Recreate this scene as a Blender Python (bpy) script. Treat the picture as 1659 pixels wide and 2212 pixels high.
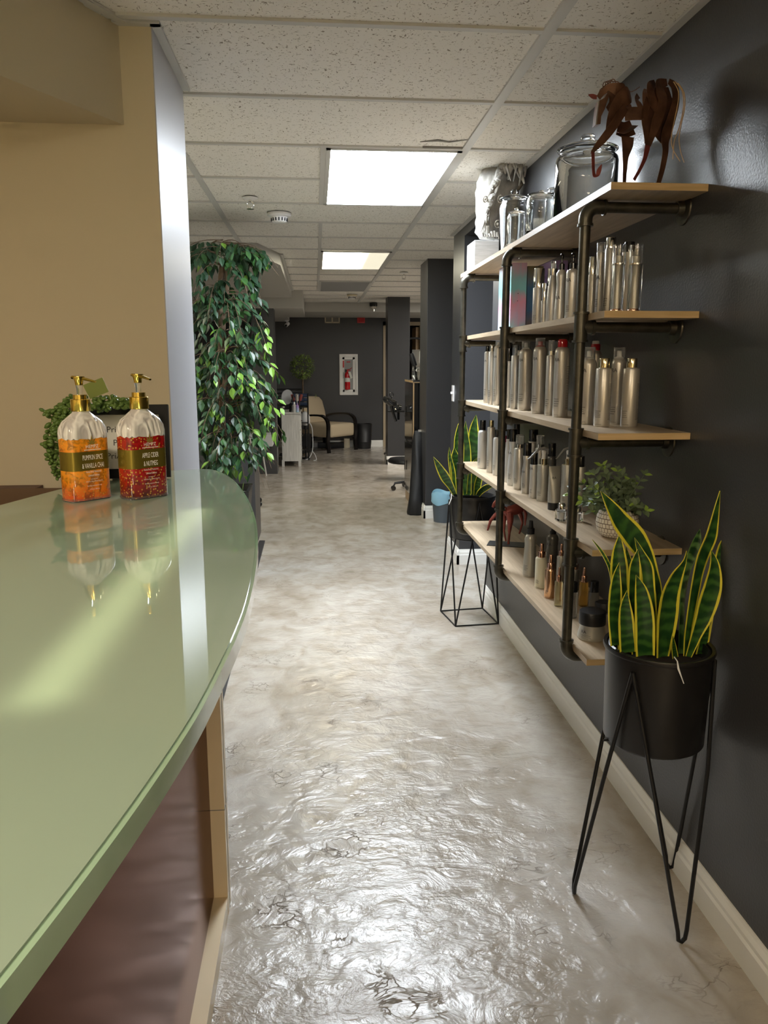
import bpy, bmesh, math, random
from mathutils import Vector, Matrix
R = random.Random(7)
PI = math.pi
for o in list(bpy.data.objects): bpy.data.objects.remove(o)
SC = bpy.context.scene
COL = SC.collection

# ------------------------------------------------------------------ camera
F, VX, VY, EYE = 1689.0, 681.0, 786.0, 1.418
TH = math.atan((1106 - VY) / F); PS = math.atan((829.5 - VX) * math.cos(TH) / F)
FW = Vector((math.sin(PS)*math.cos(TH), math.cos(PS)*math.cos(TH), -math.sin(TH)))
RT = Vector((math.cos(PS), -math.sin(PS), 0)); UP = RT.cross(FW)
cd = bpy.data.cameras.new('camera'); cam = bpy.data.objects.new('camera', cd); COL.objects.link(cam)
cd.sensor_fit = 'VERTICAL'; cd.sensor_height = 36.0; cd.lens = F * 36.0 / 2212.0
cd.clip_start = 0.03; cd.clip_end = 60
m = Matrix((RT, UP, -FW)).transposed().to_4x4(); m.translation = Vector((0, 0, EYE))
cam.matrix_world = m; SC.camera = cam

# ------------------------------------------------------------------ world, exposure, lamps
w = bpy.data.worlds.new('world'); SC.world = w; w.use_nodes = True
w.node_tree.nodes['Background'].inputs[0].default_value = (0.6, 0.62, 0.65, 1)
w.node_tree.nodes['Background'].inputs[1].default_value = 0.02
SC.view_settings.view_transform = 'Standard'; SC.view_settings.look = 'None'
SC.view_settings.gamma = 1.0; SC.view_settings.exposure = 0.85; SC.view_settings.use_curve_mapping = False
L_MAIN = 30.0     # cool troffer down the hall
L_SECOND = 13.0
L_WARM = 19.0      # warm troffers over the reception, behind the camera
L_SALON_FILL = 20.0  # unseen panels added to brighten the far floor and salon
C_COOL = (0.86, 0.93, 1.0); C_WARM = (1.0, 0.83, 0.60)
sl_ = bpy.data.lights.new('added_streak_light', 'AREA'); sl_.shape = 'RECTANGLE'; sl_.size = 0.95; sl_.size_y = 0.03; sl_.energy = 0.05; sl_.color = (1.0, 0.92, 0.55); sl_.spread = math.radians(5)  # lamp added unseen above the counter to lay a yellow streak on its glass
so_ = bpy.data.objects.new('added_streak_light', sl_); COL.objects.link(so_)
CEIL = 2.322; WR = 1.007

def at(x, y, ax, v):
    d = FW*F + RT*(x-829.5) + UP*(1106-y); o = Vector((0, 0, EYE))
    return o + d * ((v - o[ax]) / d[ax])
def pj(p):
    q = Vector(p) - Vector((0, 0, EYE)); z = q.dot(FW)
    return 829.5 + F*q.dot(RT)/z, 1106 - F*q.dot(UP)/z, z
def solveY(px, X, Z):
    a, b = 0.5, 16.0
    for _ in range(50):
        c = (a+b)/2
        if pj((X, c, Z))[0] > px: a = c
        else: b = c
    return (a+b)/2

# ------------------------------------------------------------------ materials
def N(nt, t, **k):
    n = nt.nodes.new(t)
    for a, b in k.items():
        if a.startswith('i_'): n.inputs[int(a[2:])].default_value = b
        else: setattr(n, a, b)
    return n
MATS = {}
def mat(name, col, rough=0.5, metal=0.0, trans=0.0, ior=1.45, coat=0.0, emit=None, es=0.0, bump=0.0, bscale=200.0, var=0.0, vscale=8.0, spec=0.5, sub=0.0, alpha=1.0, coatr=0.05):
    m = bpy.data.materials.new(name); m.use_nodes = True; nt = m.node_tree; b = nt.nodes['Principled BSDF']
    b.inputs['Base Color'].default_value = (*col, 1); b.inputs['Roughness'].default_value = rough
    b.inputs['Metallic'].default_value = metal; b.inputs['Transmission Weight'].default_value = trans
    b.inputs['IOR'].default_value = ior; b.inputs['Coat Weight'].default_value = coat; b.inputs['Coat Roughness'].default_value = coatr
    b.inputs['Specular IOR Level'].default_value = spec; b.inputs['Alpha'].default_value = alpha
    if emit: b.inputs['Emission Color'].default_value = (*emit, 1); b.inputs['Emission Strength'].default_value = es
    tc = None
    if bump or var: tc = N(nt, 'ShaderNodeTexCoord')
    if bump:
        n = N(nt, 'ShaderNodeTexNoise'); n.inputs['Scale'].default_value = bscale; n.inputs['Detail'].default_value = 3
        bp = N(nt, 'ShaderNodeBump'); bp.inputs['Strength'].default_value = bump; bp.inputs['Distance'].default_value = 0.003
        nt.links.new(tc.outputs['Object'], n.inputs['Vector']); nt.links.new(n.outputs['Fac'], bp.inputs['Height']); nt.links.new(bp.outputs['Normal'], b.inputs['Normal'])
    if var:
        n = N(nt, 'ShaderNodeTexNoise'); n.inputs['Scale'].default_value = vscale; n.inputs['Detail'].default_value = 4
        r = N(nt, 'ShaderNodeValToRGB')
        r.color_ramp.elements[0].position = 0.3; r.color_ramp.elements[1].position = 0.7
        r.color_ramp.elements[0].color = (*[max(0, c*(1-var)) for c in col], 1); r.color_ramp.elements[1].color = (*[min(1, c*(1+var)) for c in col], 1)
        nt.links.new(tc.outputs['Object'], n.inputs['Vector']); nt.links.new(n.outputs['Fac'], r.inputs['Fac']); nt.links.new(r.outputs['Color'], b.inputs['Base Color'])
    MATS[name] = m
    return m
mat('charcoal_paint', (0.046, 0.046, 0.049), 0.34, bump=0.22, bscale=150, spec=0.55)
mat('beige_paint', (0.62, 0.55, 0.40), 0.62, bump=0.06, bscale=250)
mat('silver_paint', (0.46, 0.46, 0.485), 0.42, bump=0.10, bscale=220)
mat('soffit_paint', (0.50, 0.49, 0.46), 0.6)
mat('white_trim', (0.80, 0.79, 0.75), 0.35)
mat('grid_white', (0.60, 0.60, 0.58), 0.45)
mat('black_rubber', (0.03, 0.03, 0.033), 0.5)
mat('pipe', (0.085, 0.080, 0.065), 0.32, metal=0.75, bump=0.05, bscale=300, var=0.25, vscale=30)
mat('black_metal', (0.012, 0.012, 0.013), 0.38, metal=0.3)
mat('black_gloss', (0.010, 0.010, 0.011), 0.12, coat=0.5)
mat('black_satin', (0.014, 0.014, 0.015), 0.4)
mat('pot_black', (0.012, 0.011, 0.011), 0.33, bump=0.02, bscale=400)
mat('silver', (0.60, 0.575, 0.53), 0.33, metal=0.6)
mat('silver_cool', (0.64, 0.63, 0.61), 0.36, metal=0.4)
mat('silver_satin', (0.50, 0.49, 0.44), 0.38, metal=0.55)
mat('gun', (0.16, 0.155, 0.14), 0.3, metal=0.6)
mat('chrome', (0.85, 0.83, 0.78), 0.07, metal=1.0)
mat('gold', (0.80, 0.60, 0.14), 0.14, metal=1.0)
mat('champagne', (0.72, 0.62, 0.40), 0.10, metal=1.0)
mat('rose_gold', (0.85, 0.52, 0.38), 0.14, metal=1.0)
mat('rose_foil', (0.80, 0.50, 0.30), 0.18, metal=0.9)
mat('cream_plastic', (0.72, 0.70, 0.55), 0.3, coat=0.3)
mat('white_plastic', (0.80, 0.80, 0.80), 0.35)
mat('grey_plastic', (0.30, 0.30, 0.29), 0.4)
mat('clear', (0.97, 0.97, 0.97), 0.04, trans=1.0, ior=1.33)
mat('glass', (0.97, 0.985, 0.98), 0.01, trans=1.0, ior=1.45)
mat('frost', (0.92, 0.93, 0.93), 0.16, trans=0.92, ior=1.3)
mat('amber', (0.95, 0.62, 0.16), 0.04, trans=0.8, ior=1.4)
mat('pale_oil', (0.90, 0.84, 0.55), 0.04, trans=0.85, ior=1.4)
mat('smoke', (0.35, 0.35, 0.34), 0.06, trans=0.7, ior=1.35)
mat('red_gloss', (0.45, 0.008, 0.012), 0.12, coat=0.6)
mat('magenta', (0.33, 0.01, 0.07), 0.3)
mat('ink', (0.03, 0.03, 0.035), 0.6)
mat('ink_soft', (0.22, 0.21, 0.19), 0.6)
mat('purple_ink', (0.14, 0.06, 0.22), 0.5)
mat('white_ink', (1.0, 0.97, 0.92), 0.5)
mat('red_panel', (0.42, 0.035, 0.02), 0.3)
mat('olive_gold', (0.30, 0.23, 0.04), 0.25, metal=0.7)
mat('leaf_gold', (0.34, 0.26, 0.05), 0.4, metal=0.3)
mat('rust', (0.15, 0.075, 0.045), 0.42, metal=0.45, var=0.45, vscale=25, bump=0.05)
mat('rust_red', (0.24, 0.055, 0.045), 0.4, metal=0.3, var=0.2, vscale=30)
mat('whitewash', (0.37, 0.355, 0.32), 0.75, bump=0.8, bscale=45, var=0.35, vscale=16)
mat('whitewash_dark', (0.26, 0.23, 0.185), 0.7, bump=0.3, bscale=60, var=0.3, vscale=25)
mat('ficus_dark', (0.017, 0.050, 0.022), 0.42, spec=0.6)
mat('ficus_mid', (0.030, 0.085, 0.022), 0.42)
mat('ficus_bright', (0.14, 0.27, 0.035), 0.42)  # yellow-green of the lit leaves, also scattered thinly elsewhere
mat('succulent', (0.10, 0.17, 0.035), 0.4)
mat('sage', (0.12, 0.165, 0.09), 0.5)
mat('sage_bright', (0.26, 0.40, 0.07), 0.45)
mat('topiary', (0.16, 0.22, 0.05), 0.5)
mat('bark', (0.13, 0.085, 0.05), 0.8, bump=0.5, bscale=40, var=0.4, vscale=20)
mat('soil', (0.03, 0.02, 0.015), 0.9)
mat('beige_fabric', (0.60, 0.49, 0.33), 0.85, bump=0.1, bscale=300)
mat('black_wood', (0.012, 0.010, 0.009), 0.2, coat=0.4)
mat('tan_wood', (0.48, 0.33, 0.18), 0.4, var=0.15, vscale=12)
mat('tan_trim', (0.42, 0.34, 0.23), 0.4)
mat('counter_panel', (0.15, 0.10, 0.085), 0.15, metal=1.0, spec=0.5, bump=0.04, bscale=14)
MATS['counter_panel'].node_tree.nodes['Principled BSDF'].inputs['Specular Tint'].default_value = (0.52, 0.42, 0.385, 1)
mat('counter_trim', (0.74, 0.60, 0.40), 0.35)
mat('dark_red_wood', (0.075, 0.012, 0.010), 0.4)
mat('cream_trim', (0.62, 0.55, 0.40), 0.4)
mat('alarm_red', (0.55, 0.03, 0.03), 0.4)
mat('extinguisher_red', (0.55, 0.01, 0.015), 0.2, coat=0.5)
mat('blue_bag', (0.35, 0.66, 0.85), 0.35, trans=0.2)
mat('smoke_plastic', (0.10, 0.12, 0.14), 0.3, alpha=0.8)
mat('navy_cloth', (0.04, 0.06, 0.12), 0.85)
mat('bag_nylon', (0.010, 0.010, 0.011), 0.5, bump=0.5, bscale=25)
mat('tag_green', (0.15, 0.19, 0.02), 0.5)
mat('string', (0.5, 0.42, 0.25), 0.7)
mat('paper', (0.72, 0.71, 0.66), 0.6)
mat('lens_grey', (0.33, 0.34, 0.35), 0.4)
mat('louver', (0.5, 0.5, 0.5), 0.4)
mat('frame_black', (0.006, 0.006, 0.006), 0.5, spec=0.2)
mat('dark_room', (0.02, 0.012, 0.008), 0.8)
mat('floor_other', (0.55, 0.52, 0.50), 0.4)

def m_floor():
    m = bpy.data.materials.new('concrete_floor'); m.use_nodes = True; nt = m.node_tree; b = nt.nodes['Principled BSDF']; L = nt.links.new
    tc = N(nt, 'ShaderNodeTexCoord')
    mp = N(nt, 'ShaderNodeMapping'); mp.inputs['Scale'].default_value = (1, 0.8, 1); L(tc.outputs['Object'], mp.inputs['Vector'])
    n1 = N(nt, 'ShaderNodeTexNoise'); n1.inputs['Scale'].default_value = 2.2; n1.inputs['Detail'].default_value = 6; n1.inputs['Distortion'].default_value = 0.8
    n2 = N(nt, 'ShaderNodeTexNoise'); n2.inputs['Scale'].default_value = 9; n2.inputs['Detail'].default_value = 8; n2.inputs['Distortion'].default_value = 0.6
    for n in (n1, n2): L(mp.outputs['Vector'], n.inputs['Vector'])
    r1 = N(nt, 'ShaderNodeValToRGB'); e = r1.color_ramp.elements
    e[0].position = 0.32; e[0].color = (0.36, 0.315, 0.26, 1); e[1].position = 0.68; e[1].color = (0.50, 0.465, 0.42, 1)
    r2 = N(nt, 'ShaderNodeValToRGB'); e = r2.color_ramp.elements
    e[0].position = 0.26; e[0].color = (0.60, 0.52, 0.42, 1); e[1].position = 0.58; e[1].color = (1, 1, 1, 1)
    mx = N(nt, 'ShaderNodeMix'); mx.data_type = 'RGBA'; mx.blend_type = 'MULTIPLY'; mx.inputs[0].default_value = 0.55
    L(n1.outputs['Fac'], r1.inputs['Fac']); L(n2.outputs['Fac'], r2.inputs['Fac'])
    L(r1.outputs['Color'], mx.inputs[6]); L(r2.outputs['Color'], mx.inputs[7]); L(mx.outputs[2], b.inputs['Base Color'])
    # trowel flakes: broad swells, directional ridges in patches, fine grain, pits
    m2 = N(nt, 'ShaderNodeMapping'); m2.inputs['Rotation'].default_value = (0, 0, 0.5); m2.inputs['Scale'].default_value = (1, 1.45, 1); L(tc.outputs['Object'], m2.inputs['Vector'])
    rd = N(nt, 'ShaderNodeTexNoise'); rd.inputs['Scale'].default_value = 9; rd.inputs['Detail'].default_value = 9; rd.inputs['Roughness'].default_value = 0.55; rd.inputs['Distortion'].default_value = 0.9; L(m2.outputs['Vector'], rd.inputs['Vector'])
    fn = N(nt, 'ShaderNodeTexNoise'); fn.inputs['Scale'].default_value = 34; fn.inputs['Detail'].default_value = 6; fn.inputs['Distortion'].default_value = 0.9; L(m2.outputs['Vector'], fn.inputs['Vector'])
    pm = N(nt, 'ShaderNodeTexNoise'); pm.inputs['Scale'].default_value = 3.1; pm.inputs['Detail'].default_value = 3; L(mp.outputs['Vector'], pm.inputs['Vector'])
    pr = N(nt, 'ShaderNodeMapRange'); pr.inputs['From Min'].default_value = 0.45; pr.inputs['From Max'].default_value = 0.66; pr.inputs['To Min'].default_value = 0.06; pr.inputs['To Max'].default_value = 0.7; L(pm.outputs['Fac'], pr.inputs['Value'])
    # chipped flakes (stepped relief) and thin dark creases inside the rough patches
    vo = N(nt, 'ShaderNodeTexVoronoi'); vo.feature = 'DISTANCE_TO_EDGE'; vo.inputs['Scale'].default_value = 15
    wv = N(nt, 'ShaderNodeMix'); wv.data_type = 'VECTOR'; wv.inputs[0].default_value = 0.16; L(m2.outputs['Vector'], wv.inputs[4]); L(rd.outputs['Color'], wv.inputs[5]); L(wv.outputs[1], vo.inputs['Vector'])
    ve = N(nt, 'ShaderNodeMapRange'); ve.inputs['From Max'].default_value = 0.05; ve.inputs['To Min'].default_value = 1.0; ve.inputs['To Max'].default_value = 0.0; L(vo.outputs['Distance'], ve.inputs['Value'])
    pc = N(nt, 'ShaderNodeTexNoise'); pc.inputs['Scale'].default_value = 4.6; pc.inputs['Detail'].default_value = 4; L(mp.outputs['Vector'], pc.inputs['Vector'])
    pk = N(nt, 'ShaderNodeMapRange'); pk.inputs['From Min'].default_value = 0.56; pk.inputs['From Max'].default_value = 0.66; L(pc.outputs['Fac'], pk.inputs['Value'])
    ck = N(nt, 'ShaderNodeMath', operation='MULTIPLY'); L(ve.outputs['Result'], ck.inputs[0]); L(pk.outputs['Result'], ck.inputs[1])
    ckm = N(nt, 'ShaderNodeMix'); ckm.data_type = 'RGBA'; ckm.inputs[7].default_value = (0.20, 0.16, 0.12, 1); L(mx.outputs[2], ckm.inputs[6])
    ckf = N(nt, 'ShaderNodeMath', operation='MULTIPLY'); ckf.inputs[1].default_value = 0.55; L(ck.outputs[0], ckf.inputs[0]); L(ckf.outputs[0], ckm.inputs[0]); L(ckm.outputs[2], b.inputs['Base Color'])
    a = N(nt, 'ShaderNodeMath', operation='MULTIPLY'); a.inputs[1].default_value = 1.3; L(rd.outputs['Fac'], a.inputs[0])
    c = N(nt, 'ShaderNodeMath', operation='MULTIPLY'); L(fn.outputs['Fac'], c.inputs[0]); L(pr.outputs['Result'], c.inputs[1])
    s = N(nt, 'ShaderNodeMath', operation='ADD'); L(a.outputs[0], s.inputs[0]); L(c.outputs[0], s.inputs[1])
    s2 = N(nt, 'ShaderNodeMath', operation='ADD'); L(s.outputs[0], s2.inputs[0]); L(n2.outputs['Fac'], s2.inputs[1])
    s3 = N(nt, 'ShaderNodeMath', operation='MULTIPLY_ADD'); s3.inputs[1].default_value = -0.35; L(ck.outputs[0], s3.inputs[0]); L(s2.outputs[0], s3.inputs[2])
    # smoother further down the hall
    sx = N(nt, 'ShaderNodeSeparateXYZ'); L(tc.outputs['Object'], sx.inputs[0])
    mr = N(nt, 'ShaderNodeMapRange'); mr.inputs['From Min'].default_value = 3.0; mr.inputs['From Max'].default_value = 7.0; mr.inputs['To Min'].default_value = 1.0; mr.inputs['To Max'].default_value = 0.12
    L(sx.outputs['Y'], mr.inputs['Value'])
    bp = N(nt, 'ShaderNodeBump'); bp.inputs['Distance'].default_value = 0.0062; L(mr.outputs['Result'], bp.inputs['Strength'])
    L(s3.outputs[0], bp.inputs['Height']); L(bp.outputs['Normal'], b.inputs['Normal'])
    rr = N(nt, 'ShaderNodeMapRange'); rr.inputs['To Min'].default_value = 0.09; rr.inputs['To Max'].default_value = 0.30
    L(n2.outputs['Fac'], rr.inputs['Value']); L(rr.outputs['Result'], b.inputs['Roughness'])
    b.inputs['Specular IOR Level'].default_value = 0.6
    MATS['floor'] = m
m_floor()
def m_tile():
    m = bpy.data.materials.new('ceiling_tile'); m.use_nodes = True; nt = m.node_tree; b = nt.nodes['Principled BSDF']; L = nt.links.new
    tc = N(nt, 'ShaderNodeTexCoord')
    outs = []
    for k, (sc, ang, th) in enumerate([((60, 150, 1), 0.6, 0.30), ((150, 60, 1), 0.2, 0.30), ((95, 95, 1), 1.1, 0.28)]):
        mp = N(nt, 'ShaderNodeMapping'); mp.inputs['Scale'].default_value = sc; mp.inputs['Rotation'].default_value = (0, 0, ang); mp.inputs['Location'].default_value = (k*3.3, k*7.1, 0)
        n = N(nt, 'ShaderNodeTexNoise'); n.inputs['Scale'].default_value = 1.0; n.inputs['Detail'].default_value = 1.5; n.inputs['Distortion'].default_value = 0.8
        L(tc.outputs['Object'], mp.inputs['Vector']); L(mp.outputs['Vector'], n.inputs['Vector'])
        r = N(nt, 'ShaderNodeMapRange'); r.inputs['From Min'].default_value = th; r.inputs['From Max'].default_value = th+0.03
        L(n.outputs['Fac'], r.inputs['Value']); outs.append(r)
    m1 = N(nt, 'ShaderNodeMath', operation='MINIMUM'); L(outs[0].outputs[0], m1.inputs[0]); L(outs[1].outputs[0], m1.inputs[1])
    m2 = N(nt, 'ShaderNodeMath', operation='MINIMUM'); L(m1.outputs[0], m2.inputs[0]); L(outs[2].outputs[0], m2.inputs[1])
    mx = N(nt, 'ShaderNodeMix'); mx.data_type = 'RGBA'; mx.inputs[6].default_value = (0.30, 0.27, 0.22, 1); mx.inputs[7].default_value = (0.84, 0.82, 0.77, 1)
    L(m2.outputs[0], mx.inputs[0]); L(mx.outputs[2], b.inputs['Base Color']); b.inputs['Roughness'].default_value = 0.9
    bp = N(nt, 'ShaderNodeBump'); bp.inputs['Strength'].default_value = 0.5; bp.inputs['Distance'].default_value = 0.002
    L(m2.outputs[0], bp.inputs['Height']); L(bp.outputs['Normal'], b.inputs['Normal'])
    MATS['tile'] = m
m_tile()
def m_wood(name, c0, c1, scale=(3, 40, 40), rough=0.38):
    m = bpy.data.materials.new(name); m.use_nodes = True; nt = m.node_tree; b = nt.nodes['Principled BSDF']; L = nt.links.new
    tc = N(nt, 'ShaderNodeTexCoord'); mp = N(nt, 'ShaderNodeMapping'); mp.inputs['Scale'].default_value = scale
    n = N(nt, 'ShaderNodeTexNoise'); n.inputs['Scale'].default_value = 1.0; n.inputs['Detail'].default_value = 5; n.inputs['Distortion'].default_value = 0.6
    r = N(nt, 'ShaderNodeValToRGB'); r.color_ramp.elements[0].position = 0.3; r.color_ramp.elements[1].position = 0.7
    r.color_ramp.elements[0].color = (*c0, 1); r.color_ramp.elements[1].color = (*c1, 1)
    L(tc.outputs['Object'], mp.inputs['Vector']); L(mp.outputs['Vector'], n.inputs['Vector']); L(n.outputs['Fac'], r.inputs['Fac']); L(r.outputs['Color'], b.inputs['Base Color'])
    b.inputs['Roughness'].default_value = rough; MATS[name] = m
m_wood('shelf_wood', (0.34, 0.255, 0.165), (0.50, 0.40, 0.28), (55, 4, 30))
m_wood('shelf_edge', (0.52, 0.36, 0.17), (0.66, 0.48, 0.26), (6, 30, 90))
m_wood('white_wood', (0.50, 0.49, 0.46), (0.68, 0.67, 0.64), (60, 60, 5), 0.5)
m_wood('plinth_wood', (0.36, 0.36, 0.35), (0.50, 0.50, 0.50), (10, 10, 90), 0.6)
def m_glasstop():
    m = bpy.data.materials.new('green_frosted_glass'); m.use_nodes = True; nt = m.node_tree; b = nt.nodes['Principled BSDF']
    b.inputs['Base Color'].default_value = (0.385, 0.50, 0.40, 1); b.inputs['Roughness'].default_value = 0.45
    b.inputs['Coat Weight'].default_value = 1.0; b.inputs['Coat Roughness'].default_value = 0.015; b.inputs['Coat IOR'].default_value = 1.85
    b.inputs['Specular IOR Level'].default_value = 0.0
    MATS['glass_top'] = m
m_glasstop()
mat('glass_edge', (0.42, 0.62, 0.44), 0.10, coat=1.0)
def m_leafband(name, green, dark, yellow):
    # uv.x across the blade, uv.y along it
    m = bpy.data.materials.new(name); m.use_nodes = True; nt = m.node_tree; b = nt.nodes['Principled BSDF']; L = nt.links.new
    uv = N(nt, 'ShaderNodeUVMap'); sx = N(nt, 'ShaderNodeSeparateXYZ'); L(uv.outputs[0], sx.inputs[0])
    tc = N(nt, 'ShaderNodeTexCoord'); n = N(nt, 'ShaderNodeTexNoise'); n.inputs['Scale'].default_value = 18; n.inputs['Detail'].default_value = 3; L(tc.outputs['Object'], n.inputs['Vector'])
    a = N(nt, 'ShaderNodeMath', operation='SUBTRACT'); a.inputs[1].default_value = 0.5; L(sx.outputs['X'], a.inputs[0])
    ab = N(nt, 'ShaderNodeMath', operation='ABSOLUTE'); L(a.outputs[0], ab.inputs[0])
    nm = N(nt, 'ShaderNodeMath', operation='MULTIPLY_ADD'); nm.inputs[1].default_value = 0.10; L(n.outputs['Fac'], nm.inputs[0]); L(ab.outputs[0], nm.inputs[2])
    mr = N(nt, 'ShaderNodeMapRange'); mr.inputs['From Min'].default_value = 0.425; mr.inputs['From Max'].default_value = 0.445; L(nm.outputs[0], mr.inputs['Value'])
    wv = N(nt, 'ShaderNodeMath', operation='MULTIPLY_ADD'); wv.inputs[1].default_value = 60.0
    nn = N(nt, 'ShaderNodeMath', operation='MULTIPLY'); nn.inputs[1].default_value = 14.0; L(n.outputs['Fac'], nn.inputs[0])
    L(sx.outputs['Y'], wv.inputs[0]); L(nn.outputs[0], wv.inputs[2])
    sn = N(nt, 'ShaderNodeMath', operation='SINE'); L(wv.outputs[0], sn.inputs[0])
    m2 = N(nt, 'ShaderNodeMapRange'); m2.inputs['From Min'].default_value = -0.6; m2.inputs['From Max'].default_value = 0.9; L(sn.outputs[0], m2.inputs['Value'])
    g = N(nt, 'ShaderNodeMix'); g.data_type = 'RGBA'; g.inputs[6].default_value = (*dark, 1); g.inputs[7].default_value = (*green, 1); L(m2.outputs[0], g.inputs[0])
    y = N(nt, 'ShaderNodeMix'); y.data_type = 'RGBA'; y.inputs[7].default_value = (*yellow, 1); L(g.outputs[2], y.inputs[6]); L(mr.outputs[0], y.inputs[0])
    L(y.outputs[2], b.inputs['Base Color']); b.inputs['Roughness'].default_value = 0.3
    MATS[name] = m
m_leafband('snake_leaf', (0.040, 0.115, 0.020), (0.012, 0.050, 0.012), (0.70, 0.62, 0.05))
m_leafband('snake_leaf_striped', (0.10, 0.22, 0.06), (0.010, 0.045, 0.012), (0.10, 0.20, 0.05))
def m_gradbox(name, cs, axis='Z'):
    m = bpy.data.materials.new(name); m.use_nodes = True; nt = m.node_tree; b = nt.nodes['Principled BSDF']; L = nt.links.new
    tc = N(nt, 'ShaderNodeTexCoord'); sx = N(nt, 'ShaderNodeSeparateXYZ'); L(tc.outputs['Generated'], sx.inputs[0])
    n = N(nt, 'ShaderNodeTexNoise'); n.inputs['Scale'].default_value = 3; L(tc.outputs['Generated'], n.inputs['Vector'])
    a = N(nt, 'ShaderNodeMath', operation='MULTIPLY_ADD'); a.inputs[1].default_value = 0.4; L(n.outputs['Fac'], a.inputs[0]); L(sx.outputs[axis], a.inputs[2])
    s = N(nt, 'ShaderNodeMath', operation='SUBTRACT'); s.inputs[1].default_value = 0.2; L(a.outputs[0], s.inputs[0])
    r = N(nt, 'ShaderNodeValToRGB'); L(s.outputs[0], r.inputs['Fac'])
    e = r.color_ramp.elements; e[0].color = (*cs[0], 1); e[1].color = (*cs[-1], 1)
    for i, c in enumerate(cs[1:-1]):
        q = e.new((i+1)/(len(cs)-1)); q.color = (*c, 1)
    L(r.outputs['Color'], b.inputs['Base Color']); b.inputs['Roughness'].default_value = 0.35; MATS[name] = m
m_gradbox('holo_box', [(0.35, 0.62, 0.72), (0.62, 0.45, 0.65), (0.78, 0.35, 0.50), (0.25, 0.62, 0.66), (0.30, 0.55, 0.62), (0.62, 0.40, 0.52)])
m_gradbox('teal_box', [(0.16, 0.10, 0.07), (0.03, 0.10, 0.22), (0.03, 0.13, 0.25), (0.20, 0.17, 0.08)])
m_gradbox('violet_box', [(0.30, 0.55, 0.60), (0.34, 0.36, 0.60), (0.30, 0.20, 0.48), (0.34, 0.24, 0.50)])
def m_liquid(name, top, bot, dot, dens=0.33):
    m = bpy.data.materials.new(name); m.use_nodes = True; nt = m.node_tree; b = nt.nodes['Principled BSDF']; L = nt.links.new
    tc = N(nt, 'ShaderNodeTexCoord'); sx = N(nt, 'ShaderNodeSeparateXYZ'); L(tc.outputs['Generated'], sx.inputs[0])
    n = N(nt, 'ShaderNodeTexNoise'); n.inputs['Scale'].default_value = 30; n.inputs['Detail'].default_value = 3; L(tc.outputs['Object'], n.inputs['Vector'])
    a = N(nt, 'ShaderNodeMath', operation='MULTIPLY_ADD'); a.inputs[1].default_value = 0.8; L(n.outputs['Fac'], a.inputs[0]); L(sx.outputs['Z'], a.inputs[2])
    mr = N(nt, 'ShaderNodeMapRange'); mr.inputs['From Min'].default_value = 0.35; mr.inputs['From Max'].default_value = 1.15; L(a.outputs[0], mr.inputs['Value'])
    mx = N(nt, 'ShaderNodeMix'); mx.data_type = 'RGBA'; mx.inputs[6].default_value = (*bot, 1); mx.inputs[7].default_value = (*top, 1); L(mr.outputs[0], mx.inputs[0])
    v = N(nt, 'ShaderNodeTexVoronoi'); v.inputs['Scale'].default_value = 190; v.inputs['Randomness'].default_value = 1.0; L(tc.outputs['Object'], v.inputs['Vector'])
    lt = N(nt, 'ShaderNodeMath', operation='LESS_THAN'); lt.inputs[1].default_value = dens; L(v.outputs['Distance'], lt.inputs[0])
    x2 = N(nt, 'ShaderNodeMix'); x2.data_type = 'RGBA'; x2.inputs[7].default_value = (*dot, 1); 
    n3 = N(nt, 'ShaderNodeTexNoise'); n3.inputs['Scale'].default_value = 70; n3.inputs['Detail'].default_value = 4; n3.inputs['Distortion'].default_value = 1.2; L(tc.outputs['Object'], n3.inputs['Vector'])
    r3 = N(nt, 'ShaderNodeMapRange'); r3.inputs['From Min'].default_value = 0.36; r3.inputs['From Max'].default_value = 0.52; r3.inputs['To Min'].default_value = 0.35; L(n3.outputs['Fac'], r3.inputs['Value'])
    mm = N(nt, 'ShaderNodeMix'); mm.data_type = 'RGBA'; mm.blend_type = 'MULTIPLY'; mm.inputs[0].default_value = 0.85; L(mx.outputs[2], mm.inputs[6]); L(r3.outputs['Result'], mm.inputs[7])
    L(mm.outputs[2], x2.inputs[6]); L(lt.outputs[0], x2.inputs[0])
    L(x2.outputs[2], b.inputs['Base Color']); b.inputs['Roughness'].default_value = 0.3; b.inputs['Coat Weight'].default_value = 1.0
    b.inputs['Subsurface Weight'].default_value = 0.0
    MATS[name] = m
m_liquid('orange_lotion', (1.0, 0.36, 0.015), (0.80, 0.085, 0.008), (0.75, 0.35, 0.04), 0.26)
m_liquid('red_lotion', (0.45, 0.005, 0.006), (0.13, 0.006, 0.006), (0.60, 0.34, 0.05), 0.30)
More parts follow.
